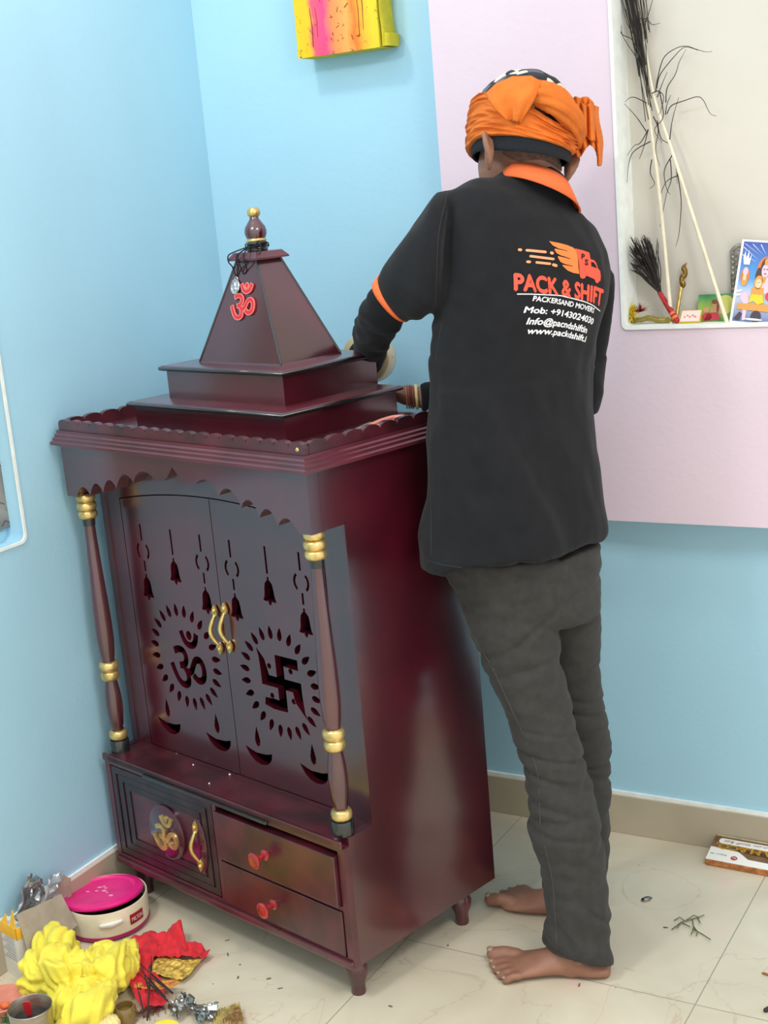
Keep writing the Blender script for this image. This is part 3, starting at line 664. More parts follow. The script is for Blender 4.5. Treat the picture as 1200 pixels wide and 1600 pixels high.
# feet
nails = []
def foot(heel, toe, lat_sign, big_up=0.0, L=None):
    f = Vector((toe.x - heel.x, toe.y - heel.y, 0)); L = L or f.length; f.normalize(); l = Vector((-f.y, f.x, 0)) * lat_sign   # l points to the big-toe side
    secs = [(-.02, .012, .018, .020, 0), (.0, .024, .030, .026, 0), (.10, .032, .040, .034, 0), (.22, .033, .050, .046, .0), (.34, .032, .047, .052, .001), (.46, .036, .040, .044, .004), (.58, .042, .030, .033, .005), (.70, .046, .023, .026, .004), (.78, .046, .017, .021, .002), (.83, .040, .012, .017, .002)]
    rings = []
    for t, w, hh, zc, off in secs:
        r = []
        for i in range(20):
            a = 2 * math.pi * i / 20; z = zc * 0.5 + hh * .5 * math.sin(a) * 1.0
            z = max(.0005, zc * .5 + (zc * .55 if math.sin(a) > 0 else zc * .5) * math.sin(a))
            taper = 1 - .38 * max(0, math.sin(a)) ** 1.5
            r.append(heel + f * (t * L) + l * (w * math.cos(a) * taper + off) + UP * z * 1.15)
        rings.append(r)
    add_loft(bm, rings)
    add_tube(bm, [heel + f * L * .30 + UP * .03, heel + f * L * .22 + UP * .09], [.034, .032], 14)
    add_ell(bm, heel + f * L * .24 + l * .034 + UP * .062, (.010, .010, .013), 10); add_ell(bm, heel + f * L * .22 - l * .033 + UP * .052, (.010, .010, .013), 10)
    for k, (lo, t0, t1, r) in enumerate(((.030, .74, .955, .0140), (.009, .78, .945, .0098), (-.009, .77, .915, .0092), (-.0255, .75, .872, .0088), (-.040, .70, .820, .0088))):
        lift = big_up if k == 0 else 0
        pts = [heel + f * t0 * L + l * lo * .92 + UP * (r + .006), heel + f * ((t0 + t1) / 2) * L + l * lo * 1.04 + UP * (r + .007 + lift * .4), heel + f * t1 * L + l * lo * 1.08 + UP * (r + .0 + lift)]
        add_tube(bm, pts, [r * .95, r * .95, r], 10)
        nails.append((pts[2] + UP * r * .72 + f * r * .35, f, l, r))
N_TOE, N_HEEL = atz(760, 1517), atz(951, 1523)
foot(N_HEEL, N_TOE, -1, .004)
F_TOE = atz(771, 1404); F_HEEL = F_TOE + Vector((.232, -.006, 0))
foot(F_HEEL, F_TOE, 1, .003)
body_bm = remesh(bm, 0.0038, 5)
body = obj('body', body_bm, M_SKIN, person, smooth='all', world=True); body['label'] = 'bare brown skin of nape, ear, hands and feet'
M_NAIL = mat('toenail', lin(150, 128, 108), 0.4)
for c, f, l, r in nails:
    bm = bm_new(); add_ell(bm, c, [f * r * .55, l * r * .6, UP * r * .35], 10); obj('toenail', bm, M_NAIL, body, smooth='all', world=True)
# close-cropped hair and the stubble line on the nape
M_HAIR = mat('cropped dark hair', lin(98, 74, 62), 0.9, var=.3, scale=120, bump=.5, bump_scale=500)
bm = bm_new()
NB = BVHTree.FromObject(body, bpy.context.evaluated_depsgraph_get())
def to_world(o):
    mw = Matrix.Identity(4); p = o
    while p is not None: mw = Matrix.LocRotScale(p.location, p.rotation_euler, None) @ mw; p = p.parent
    return mw
def drape(polyfn, nu, nv, off, bv=NB, base=body):
    mw = to_world(base); mi = mw.inverted(); g = []
    for i in range(nu + 1):
        row = []
        for j in range(nv + 1):
            px, py = polyfn(i / nu, j / nv); o = mi @ CAM_LOC; d = (mi.to_3x3() @ ray(px, py)).normalized()
            hit, nn, _, _ = bv.ray_cast(o, d)
            row.append(bm.verts.new(mw @ (hit + nn * off) if hit else mw @ (o + d * 2.6)))
        g.append(row)
    for i in range(nu):
        for j in range(nv): bm.faces.new((g[i][j], g[i + 1][j], g[i + 1][j + 1], g[i][j + 1]))

bm = bm_new(); drape(lambda u, v: (786 + 92 * u, 226 + (24 + 6 * math.sin(u * 7) - 10 * (1 - u) + 14 * u) * v), 30, 10, .0008); obj('cropped_hair', bm, M_HAIR, body, smooth='all', world=True)
# ---- trousers
TP = [((684, 860), (938, 850), 2.475, 25, .74), ((698, 900), (939, 885), 2.475, 25, .76), ((716, 945), (938, 940), 2.475, 22, .76), ((724, 958), (938, 954), 2.478, 20, .74), ((735, 968), (925, 966), 2.482, 20, .66)]
TN = [((716, 930), (868, 930), 2.452), ((738, 990), (872, 990), 2.445), ((758, 1050), (881, 1050), 2.435), ((789, 1110), (893, 1110), 2.425), ((805, 1160), (906, 1160), 2.415), ((823, 1215), (920, 1215), 2.40), ((823, 1260), (932, 1260), 2.39), ((825, 1300), (940, 1300), 2.385), ((840, 1345), (946, 1345), 2.375), ((849, 1385), (950, 1385), 2.37), ((849, 1430), (953, 1430), 2.362), ((851, 1470), (957, 1470), 2.355)]
TF = [((840, 930), (937, 930), 2.51), ((848, 990), (936, 990), 2.52), ((855, 1050), (938, 1050), 2.535), ((860, 1080), (941, 1080), 2.545), ((868, 1160), (952, 1160), 2.565), ((872, 1230), (953, 1230), 2.58), ((865, 1300), (953, 1300), 2.595), ((852, 1345), (947, 1345), 2.60), ((846, 1380), (944, 1380), 2.605)]
bm = bm_new()
add_loft(bm, [ring(a, b, h, f, r, p=2.3) for a, b, h, f, r in TP])
tn = [ring(a, b, h, 0, 1.0, p=2.1) for a, b, h in TN]
hemn = ring((860, 1487), (954, 1500), 2.347, 0, .95, p=2.1, tilt=(-.35, -.15))
hemn2 = ring((848, 1478), (956, 1485), 2.351, 0, .95, p=2.1, tilt=(-.2, -.05))
add_loft(bm, tn + [hemn2, hemn, shrink(hemn, .007), shrink(hemn2, .008), shrink(tn[-1], .012)])
tf = [ring(a, b, h, 0, 1.0, p=2.1) for a, b, h in TF]
hemf = ring((850, 1396), (945, 1398), 2.607, 0, .95, p=2.1)
add_loft(bm, tf + [hemf, shrink(hemf, .007), shrink(tf[-1], .008)])
tro = remesh(bm, 0.0042, 4)
def tro_fold(p, n):
    x = (p - CAM_LOC).dot(RH); y = (p - CAM_LOC).dot(FH); z = p.z
    k = 0.0
    calf = math.exp(-((z - .37) / .14) ** 2)
    cr = lambda q: max(0, 1 - abs(noise.noise(Vector(q))) * 5.5)
    k += .004 * calf * ridge((x * 5 + 2, y * 5, z * 30)) - .008 * calf * cr((x * 3.5 + 2, y * 3, z * 21 + x * 3))
    thigh = math.exp(-((z - .66) / .14) ** 2)
    k += .004 * thigh * ridge((x * 6 + 9, y * 5, z * 17 - x * 9)) - .007 * thigh * cr((x * 4 + 9, y * 4, z * 13 - x * 7))
    seat = math.exp(-((z - .82) / .06) ** 2)
    k += .004 * seat * ridge((x * 6 + 5, y * 6, z * 24 + x * 14)) - .008 * seat * cr((x * 4 + 5, y * 4, z * 17 + x * 10))
    ank = math.exp(-((z - .10) / .07) ** 2)
    k += -.007 * ank * cr((x * 9 + 3, y * 6, z * 12 + x * 10)) + .010 * ank * noise.noise(Vector((x * 12 + 3, y * 9, z * 22 + x * 14)))
    k += .0030 * noise.noise(Vector((x * 25, y * 25, z * 40)))
    return k
displace(tro, tro_fold)
bmesh.ops.smooth_vert(tro, verts=tro.verts[:], factor=0.35, use_axis_x=True, use_axis_y=True, use_axis_z=True)
trou = obj('trousers', tro, M_TROU, person, smooth='all', world=True); trou['label'] = 'charcoal grey trousers creased behind the knee'
M_SEAM = mat('trouser seam', lin(80, 79, 77), .9)
def surf_line(pix, r, off, base, m, name, parent):
    global bm
    mw = to_world(base); mi = mw.inverted(); bv = BVHTree.FromObject(base, bpy.context.evaluated_depsgraph_get()); pts = []
    for px, py in spline([(a, b, 0) for a, b in pix], 5) and [(q.x, q.y) for q in spline([(a, b, 0) for a, b in pix], 5)]:
        o = mi @ CAM_LOC; d = (mi.to_3x3() @ ray(px, py)).normalized(); hit, nn, _, _ = bv.ray_cast(o, d)
        if hit: pts.append(mw @ (hit + nn * off))
    b = bm_new(); add_tube(b, pts, r, 6); return obj(name, b, m, parent, smooth='all', world=True)
surf_line([(716, 935), (735, 985), (770, 1045), (800, 1110), (838, 1200), (845, 1290), (862, 1370), (868, 1440), (870, 1488)], .0007, .0002, trou, M_SEAM, 'side_seam', trou)

# ---- undershirt: sleeves beyond the polo, neck band
def part_loft(name, rings, m, parent, label=None, cap=True, smooth='all'):
    b = bm_new(); add_loft(b, rings, cap); o = obj(name, b, m, parent, smooth=smooth, world=True)
    if label: o['label'] = label
    return o
us = [ring((592, 440), (634, 490), 2.475, 0, .8, tilt=(.35, .2)), ring((578, 455), (630, 503), 2.50, 0, .85, tilt=(.3, .2)), ring((563, 480), (619, 520), 2.545, 0, .9, tilt=(.2, .2)), ring((555, 505), (609, 534), 2.62, 0, .9, tilt=(.1, .9)), ring((552, 527), (603, 543), 2.70, 0, .95, tilt=(0, 2.5)), ring((554, 541), (600, 552), 2.79, 0, .95, tilt=(0, 4)), ring((556, 550), (598, 560), 2.825, 0, .95, tilt=(0, 4))]
bm = bm_new(); add_loft(bm, us); b2 = remesh(bm, .004, 3)
displace(b2, lambda p, n: .003 * noise.noise(p * 30) + .0025 * ridge((p.x * 8, p.y * 22, p.z * 40)))
und = obj('undershirt', b2, M_UNDER, person, smooth='all', world=True); und['label'] = 'long black undershirt sleeve on left arm'
cuff = [[at(675, 622, 2.73) + (FH * math.cos(a) * 1.0 + UP * math.sin(a)) * r - RH * d for a in [i * math.pi / 16 for i in range(32)]] for r, d in ((.033, -.03), (.0335, .0), (.033, .012), (.030, .020), (.026, .022), (.022, .02))]
part_loft('right_cuff', cuff, M_UNDER, und)
part_loft('right_sleeve', [ring((880, 610), (930, 620), 2.665, 0, .9), *[[at(px, py, 2.72) + (FH * math.cos(a) + UP * math.sin(a)) * .034 for a in [-i * math.pi / 18 for i in range(36)]] for px, py in ((850, 628), (790, 630), (690, 623))]], M_UNDER, und)
nb0 = ring((790, 290), (894, 316), 2.522, 0, .8, tilt=(0, -.55)); nb1 = ring((793, 268), (889, 294), 2.525, 0, .80, tilt=(0, -.66)); nb2 = ring((797, 263), (887, 290), 2.527, 0, .80, tilt=(0, -.68))
part_loft('neck_band', [nb0, nb1, nb2, shrink(nb2, .004), shrink(nb1, .006)], M_UNDER, und, cap=False)
# ---- collar and sleeve trim of the polo
c0 = ring((786, 270), (892, 300), 2.522, 0, .85, tilt=(0, -.66)); c1 = ring((782, 275), (897, 312), 2.521, 0, .92, tilt=(0, -.55)); c2 = ring((772, 284), (907, 334), 2.518, 0, 1.0, tilt=(0, -.30))
part_loft('collar', [shrink(c0, .004), c0, c1, c2, shrink(c2, .004)], M_ORANGE, polo, 'orange knit collar', cap=False)
def lerp_ring(a, b, t): return [p.lerp(q, t) for p, q in zip(a, b)]
def swell(r, d): return shrink(r, -d)
part_loft('sleeve_band', [swell(lerp_ring(slv[-2], slv[-1], .42), -.001), swell(lerp_ring(slv[-2], slv[-1], .45), .0035), swell(slv[-1], .0035), swell(lerp_ring(slv[-2], slv[-1], 1.06), .002), shrink(lerp_ring(slv[-2], slv[-1], 1.06), .004)], M_ORANGE, polo, 'orange band round left sleeve hem', cap=False)
surf_seams = True
# hem stitching
M_STI = mat('polo stitching', lin(42, 43, 46), .9)
surf_line([(668, 876), (700, 884), (760, 890), (830, 891), (890, 885), (930, 868)], .0008, .0002, polo, M_STI, 'hem_stitching', polo)
surf_line([(690, 505), (676, 600), (672, 700), (673, 800), (674, 868)], .0008, .0002, polo, M_STI, 'side_seam', polo)
surf_line([(700, 300), (686, 360), (682, 430), (680, 478)], .0008, .0002, polo, M_STI, 'shoulder_seam', polo)
# ---- print on the back
mw = to_world(polo)
def hit_px(px, py):
    d = ray(px, py).normalized(); h, n, _, _ = BV.ray_cast(CAM_LOC, d); return h, n
P0, n0 = hit_px(802, 453); P1, n1 = hit_px(944, 453); P2, n2 = hit_px(802, 380); P3, n3 = hit_px(870, 450)
PX = (P1 - P0) / 142.0; PY = (P2 - P0) / 73.0; PN = PX.cross(PY).normalized()
if PN.dot(CAM_LOC - P0) < 0: PN = -PN
def stamp(bm, V, F, off=.0012):
    vs = []
    for x, y in V:
        p = P0 + PX * (x - 802) + PY * (453 - y); h, n, _, _ = BV.ray_cast(p + PN * .12, -PN)
        vs.append(bm.verts.new((h if h is not None else p) + PN * off))
    for f in F:
        try: bm.faces.new([vs[i] for i in f])
        except ValueError: pass
def fine(V, F, maxlen):
    b = bmesh.new(); vs = [b.verts.new((x, y, 0)) for x, y in V]
    for f in F:
        try: b.faces.new([vs[i] for i in f])
        except ValueError: pass
    for _ in range(3):
        es = [e for e in b.edges if e.calc_length() > maxlen]
        if not es: break
        bmesh.ops.subdivide_edges(b, edges=es, cuts=1); bmesh.ops.triangulate(b, faces=[f for f in b.faces if len(f.verts) > 4])
    b.verts.index_update(); V2 = [(v.co.x, v.co.y) for v in b.verts]; F2 = [tuple(v.index for v in f.verts) for f in b.faces]; b.free(); return V2, F2
def poly_fine(polys, maxlen=4):
    me = fill2d(polys, 0.0); V = [(v.co.x, v.co.y) for v in me.vertices]; F = [tuple(p.vertices) for p in me.polygons]; bpy.data.meshes.remove(me); return fine(V, F, maxlen)
def thick(s, bold):
    V, F, _, x0, x1 = text2d(s, 0.0, 3); V2, F2 = [], []
    for ox, oy in ((-1, 0), (1, 0), (0, -1), (0, 1), (0, 0)) if bold else ((0, 0),):
        n = len(V2); V2 += [(x + ox * bold, y + oy * bold) for x, y in V]; F2 += [tuple(i + n for i in f) for f in F]
    return V2, F2, x0 - bold, x1 + bold
def print_text(name, s, O, R, H, m, bold, off=.0012, arc=0.0, caph=.72):
    V, F, x0, x1 = thick(s, bold); w = x1 - x0
    dx = ((R[0] - O[0]) / w, (R[1] - O[1]) / w); dy = ((H[0] - O[0]) / caph, (H[1] - O[1]) / caph)
    V2 = []
    for x, y in V:
        t = (x - x0) / w; V2.append((O[0] + (x - x0) * dx[0] + y * dy[0], O[1] + (x - x0) * dx[1] + y * dy[1] + arc * 4 * t * (1 - t)))
    V2, F2 = fine(V2, F, 3.5); b = bm_new(); stamp(b, V2, F2, off); o = obj(name, b, m, polo, world=True); return o
print_text('lettering', 'PACK & SHIFT', (802, 453), (943.5, 479), (800.5, 427), M_PRTR, .045, arc=-1.0)['label'] = 'bold red orange lettering'
b = bm_new(); q = [(806, 459), (865, 463.5), (905, 473), (943, 486.5)]
V, F = poly_fine([q + [(x, y + 1.6) for x, y in reversed(q)]], 6); stamp(b, V, F); obj('print_rule', b, M_PRTW, polo, world=True)
print_text('lettering', 'PACKERSAND MOVERS', (824, 471.5), (925.5, 491.5), (825.2, 463.5), M_PRTW, .030, arc=-1.5)['label'] = 'small white lettering'
print_text('lettering', 'Mob: +9143024030', (815.5, 489), (929.5, 509.5), (817, 479.5), M_PRTW, .030, arc=-2.0)['label'] = 'white phone number'
print_text('lettering', 'Info@pacndshiftin', (821, 507), (918.5, 523.5), (822.4, 497), M_PRTW, .030, arc=-2.0)['label'] = 'white mail address'
print_text('lettering', 'www.packdshift.i', (824, 521.5), (920.5, 537.5), (825.4, 512), M_PRTW, .030, arc=-2.0)['label'] = 'white web address'
def z3(x, y): return (780 + x / 6.316, 350 + y / 6.316)
b = bm_new()
wing = [(425, 172), (520, 190), (600, 208), (655, 230), (682, 262), (695, 330), (700, 400), (712, 500), (650, 492), (590, 470), (545, 430), (535, 412), (640, 426), (642, 420), (560, 404), (520, 385), (495, 345), (492, 325), (618, 353), (620, 347), (520, 318), (482, 296), (462, 262), (470, 250), (590, 275), (590, 269), (500, 246), (452, 215)]
V, F = poly_fine([[z3(*p) for p in wing]], 4); stamp(b, V, F); obj('wing_emblem', b, M_PRTO, polo, world=True)
b = bm_new()
truck = [(672, 240), (750, 256), (822, 278), (832, 345), (880, 356), (905, 385), (922, 432), (955, 462), (964, 505), (960, 560), (942, 570), (930, 586), (905, 590), (885, 575), (880, 555), (800, 520), (785, 518), (775, 540), (750, 550), (728, 540), (718, 515), (712, 420), (690, 290)]
wind = [(838, 372), (872, 380), (895, 405), (908, 438), (870, 428), (840, 420)]
PSV = []
V, F = poly_fine([[z3(*p) for p in truck], [z3(*p) for p in wind]], 4); stamp(b, V, F); obj('truck_emblem', b, M_PRTR, polo, world=True)
for s, O, R, H in (('P', (732, 345), (765, 352), (736, 290)), ('S', (768, 402), (803, 412), (772, 345))):
    o = print_text('lettering', s, z3(*O), z3(*R), z3(*H), M_UNDER, .03, off=.0020); o['label'] = 'small black letter on the truck emblem'
b = bm_new()
for x0, y0, x1, y1, r in ((178, 258, 182, 259, 14), (232, 266, 380, 284, 13), (435, 293, 440, 296, 15), (258, 326, 450, 355, 12), (235, 380, 246, 382, 13), (308, 388, 420, 402, 12), (455, 412, 478, 420, 14)):
    L = Vector((x1 - x0, y1 - y0)); u = L.normalized(); w = Vector((-u.y, u.x)); P = []
    for k in range(13):
        a = -math.pi / 2 + math.pi * k / 12; P.append((x1 + (u.x * math.cos(a) + w.x * math.sin(a)) * r, y1 + (u.y * math.cos(a) + w.y * math.sin(a)) * r))
    for k in range(13):
        a = math.pi / 2 + math.pi * k / 12; P.append((x0 + (u.x * math.cos(a) + w.x * math.sin(a)) * r, y0 + (u.y * math.cos(a) + w.y * math.sin(a)) * r))
    V, F = poly_fine([[z3(*p) for p in P]], 5); stamp(b, V, F)
obj('speed_lines', b, M_PRTP, polo, world=True)

# ---- headgear: patterned cap, fleece band, orange scarf
def hp(a, t, rad, c=HD):            # point on the head: azimuth a (0 = right, 90 = front), height t along the head's up axis
    return c + AXH * (math.cos(a) * rad[0]) + AF * (math.sin(a) * rad[1]) + AUP * t
def cap_mat():
    m = bpy.data.materials.new('patterned cap cloth'); m.use_nodes = True; nt = m.node_tree; b = nt.nodes['Principled BSDF']; b.inputs['Roughness'].default_value = .85
    tc = nt.nodes.new('ShaderNodeTexCoord'); v = nt.nodes.new('ShaderNodeTexVoronoi'); v.inputs['Scale'].default_value = 42; nt.links.new(tc.outputs['Object'], v.inputs['Vector'])
    r = nt.nodes.new('ShaderNodeValToRGB'); r.color_ramp.interpolation = 'CONSTANT'; e = r.color_ramp.elements
    e[0].color = lin(28, 32, 38); e[1].position = .45; e[1].color = lin(92, 94, 104); x = e.new(.62); x.color = lin(40, 44, 52); x = e.new(.80); x.color = lin(214, 206, 190)
    s = nt.nodes.new('ShaderNodeSeparateColor'); nt.links.new(v.outputs['Color'], s.inputs['Color']); nt.links.new(s.outputs['Red'], r.inputs['Fac']); nt.links.new(r.outputs['Color'], b.inputs['Base Color'])
    return m
bm = bm_new(); rings = []
for t, k in ((.005, 1.02), (.03, 1.03), (.05, .985), (.068, .88), (.084, .72), (.096, .52), (.103, .30), (.106, .08)):
    rings.append([hp(2 * math.pi * i / 40, t, (.0825 * k + .002 * math.sin(5 * i), .100 * k)) for i in range(40)])
add_loft(bm, rings)
displace(bm, lambda p, n: .003 * noise.noise(p * 35))
capo = obj('cap', bm, cap_mat(), person, smooth='all', world=True); capo['label'] = 'black and white patterned cloth cap'
bm = bm_new(); rings = []
for t, k in ((-.050, .93), (-.052, .975), (-.046, 1.0), (-.03, 1.01), (.0, 1.0), (.02, .97)):
    rings.append([hp(2 * math.pi * i / 48, t + (.022 * math.sin(2 * math.pi * i / 48) if math.sin(2 * math.pi * i / 48) < 0 else .012 * math.sin(2 * math.pi * i / 48)), (.086 * k, .104 * k)) for i in range(48)])
add_loft(bm, rings, False); obj('fleece_band', bm, M_FLEECE, capo, smooth='all', world=True)
bm = bm_new(); NA, NT = 220, 90; rings = []
for j in range(NT + 1):
    t = j / NT; r = []
    for i in range(NA):
        a = 2 * math.pi * i / NA
        back = max(0, -math.sin(a))
        lo = -.030 - .022 * back + .004 * math.sin(2 * a); hi = .040 + .015 * max(0, math.sin(a)) + .012 * max(0, -math.cos(a)) - .040 * back ** 1.5 - .030 * back * max(0, math.cos(a) + .35)
        z = lo + (hi - lo) * t
        k = 1.0 + .035 * math.sin(math.pi * min(1, t * 1.15)) - .06 * max(0, t - .75) * 2
        fold = .0048 * ridge((math.cos(a) * 1.6 + 5, math.sin(a) * 1.6, t * 11.0 + 2.2 * math.cos(a + .4) * (1 - t) + 1.2 * math.sin(3 * a) * .3))
        fold += .0016 * math.sin(t * 46 + 7 * math.cos(a) + 3 * noise.noise(Vector((math.cos(a) * 2, math.sin(a) * 2, t * 2))))
        edge = .5 if j in (0, NT) else 1
        r.append(hp(a, z, (.0905 * k + fold * edge, .1075 * k + fold * edge)))
    rings.append(r)
add_loft(bm, [shrink(rings[0], .006)] + rings + [shrink(rings[-1], .008)], False)
scarf = obj('headscarf', bm, M_TURB, person, smooth='all', world=True); scarf['label'] = 'orange cotton scarf wound round the head'
def hpx(px, py, off):               # a place just outside the wound scarf, along the line of sight, found on the head's own ellipsoid
    o = CAM_LOC; d = ray(px, py).normalized(); c = HD + AUP * .02
    M = lambda v: Vector((v.dot(AXH) / (.094 + off), v.dot(AF) / (.110 + off), v.dot(AUP) / (.094 + off)))
    oo, dd = M(o - c), M(d); A, B, Cc = dd.dot(dd), 2 * oo.dot(dd), oo.dot(oo) - 1; D = B * B - 4 * A * Cc
    t = (-B - math.sqrt(D)) / (2 * A) if D > 0 else -B / (2 * A)
    return o + d * t
# twisted roll across the back
bm = bm_new()
pr_ = [hpx(806, 150, .002), hpx(830, 144, .008), hpx(855, 150, .012), hpx(880, 168, .014), hpx(897, 194, .012), hpx(902, 224, .004)]
pts = spline(pr_, 9); n = 22; fr_ = frames(pts); rings = []
for i, (p, f) in enumerate(zip(pts, fr_)):
    t = i / (len(pts) - 1); R = .0165 * (0.55 + .75 * math.sin(math.pi * (.12 + .80 * t)))
    rings.append([p + (f[1] * math.cos(a) + f[2] * math.sin(a)) * (R * (1 + .09 * math.sin(7 * a + 16 * t) + .05 * math.sin(15 * a + 30 * t) + .07 * ridge((math.cos(a + 10 * t / 5) * 2.5, math.sin(a + 10 * t / 5) * 2.5, t * 2)))) for a in [2 * math.pi * k / 44 for k in range(44)]])
add_loft(bm, rings); 
obj('twisted_roll', bm, M_TURB, scarf, smooth='all', world=True)
# flap hanging from the crown
def cloth_patch(name, quad, nu, nv, fn, th, m, parent):
    bm = bm_new(); g = [[bm.verts.new(fn(i / nu, j / nv)) for j in range(nv + 1)] for i in range(nu + 1)]
    for i in range(nu):
        for j in range(nv): bm.faces.new((g[i][j], g[i + 1][j], g[i + 1][j + 1], g[i][j + 1]))
    bmesh.ops.recalc_face_normals(bm, faces=bm.faces[:])
    bmesh.ops.solidify(bm, geom=bm.faces[:], thickness=th)
    return obj(name, bm, m, parent, smooth='all', world=True)
TLc = [(758, 146), (775, 130), (800, 119), (830, 118), (846, 127)]
def flap(u, v):
    k = u * 4; i = min(int(k), 3); f = k - i; tx = TLc[i][0] * (1 - f) + TLc[i + 1][0] * f; ty = TLc[i][1] * (1 - f) + TLc[i + 1][1] * f
    bx, by = 792 + 20 * u, 186 + 6 * u
    w = v ** 1.05; px = tx * (1 - w) + bx * w - 6 * math.sin(math.pi * v) * (u < .3) * (.3 - u) * 3 + 7 * math.sin(math.pi * v) * max(0, u - .4); py = ty * (1 - w) + by * w
    return hpx(px, py, .024 + .006 * math.sin(math.pi * v) + .005 * math.sin(u * 9 + 2 * v) + .004 * ridge((u * 4, v * 2, 5)))
cloth_patch('hanging_flap', None, 24, 24, flap, .0018, M_TURB, scarf)
# tail from the knot
kn = at(902, 176, 2.53)
def tail(u, v):
    px = 893 + 44 * u + (6 - 4 * u) * v + 3 * math.sin(v * 5 + u * 4); top = 160 - 9 * math.sin(math.pi * min(1, u * 1.2)) + 16 * max(0, u - .55)
    bot = 236 + 10 * math.sin(u * 9) + (14 if .80 < u < .97 else 0)
    py = top + (bot - top) * v
    h = 2.545 - .020 * math.sin(math.pi * u) + .012 * math.sin(u * 26 + v) * (.3 + v)
    return at(px, py, h)
cloth_patch('scarf_tail', None, 60, 24, tail, .0016, M_TURB, scarf)
def tail2(u, v):
    px = 896 + 30 * u + 10 * v * u; py = 152 + 14 * u + (40 + 22 * u) * v - 4 * math.sin(u * 8)
    return at(px, py, 2.52 - .014 * math.sin(math.pi * u) + .008 * math.sin(u * 20 + 3 * v))
cloth_patch('scarf_knot', None, 40, 18, tail2, .0016, M_TURB, scarf)
# bracelets on the right wrist
def cuffring(name, px, r, w, m):
    b = bm_new(); c = at(px, 620, 2.735)
    add_loft(b, [[c + (FH * math.cos(a) + UP * math.sin(a)) * rr - RH * d for a in [i * math.pi / 16 for i in range(32)]] for rr, d in ((r - .003, 0), (r, 0), (r + .001, w / 2), (r, w), (r - .003, w))], False)
    return obj(name, b, m, body, smooth='all', world=True)
cuffring('bracelet', 653, .0250, .006, mat('pale yellow bangle', lin(226, 208, 150), .4))['label'] = 'pale yellow bangle'
for k, (px, c) in enumerate(((646, (150, 80, 70)), (643, (120, 66, 58)), (639.5, (160, 90, 76)), (636, (190, 130, 110)))): cuffring('thread_bracelet', px, .0236, .003, mat('thread %d' % k, lin(*c), .8))

# ---- tape roll in the left hand
M_TAPE = mat('cream packing tape', lin(226, 218, 178), .3, coat=.5); M_TCORE = mat('tape core', lin(70, 66, 60), .45)
tp = thing('tape_roll', 'roll of cream packing tape in the left hand behind the cabinet roof', 'tape', TAPE_C)
axis = (-FH * .90 + RH * -.32 + UP * .12).normalized()
bm = bm_new(); add_lathe(bm, [(.0405, -.024), (.0525, -.024), (.0535, -.022), (.0535, .022), (.0525, .024), (.0405, .024), (.0405, -.024)], TAPE_C, 56, axis, cap=False); obj('tape', bm, M_TAPE, tp, smooth=50, world=True)
bm = bm_new(); add_lathe(bm, [(.0375, -.0245), (.0404, -.0245), (.0404, .0245), (.0375, .0245), (.0375, -.0245)], TAPE_C, 56, axis, cap=False); obj('core', bm, M_TCORE, tp, smooth=50, world=True)
# ---- cutter / scissors lying on the roof deck
M_SC = mat('worn scissor steel', lin(176, 160, 138), .35, metal=.6, var=.2, scale=60); M_SH = mat('salmon pink plastic', lin(226, 140, 124), .4)
sc = thing('scissors', 'pair of scissors with salmon pink handles on the cabinet roof edge', 'scissors', C2W(-.07, .15, ZD))
bm = bm_new()
zS = ZD + .017
def cpx(px, py, z): return atz(px, py, z)
A, Bp = cpx(528, 681, zS), cpx(580, 664, zS)
add_tube(bm, [A, A.lerp(Bp, .3), A.lerp(Bp, .7), Bp], [.0012, .006, .0085, .0085], 8, flat=.35, up=UP)
A2 = cpx(536, 677, zS + .004); add_tube(bm, [A2, A2.lerp(Bp, .5), Bp + UP * .003], [.001, .006, .008], 8, flat=.35, up=UP)
obj('blade', bm, M_SC, sc, smooth=50, world=True)
for pts in ([(574, 668), (590, 660), (604, 655), (616, 652), (629, 651)], [(571, 671), (585, 668), (600, 664), (618, 658), (636, 653)]):
    bm = bm_new(); add_tube(bm, spline([cpx(a, b, zS + .003) for a, b in pts], 5), .0046, 10, flat=.75); obj('handle', bm, M_SH, sc, smooth='all', world=True)
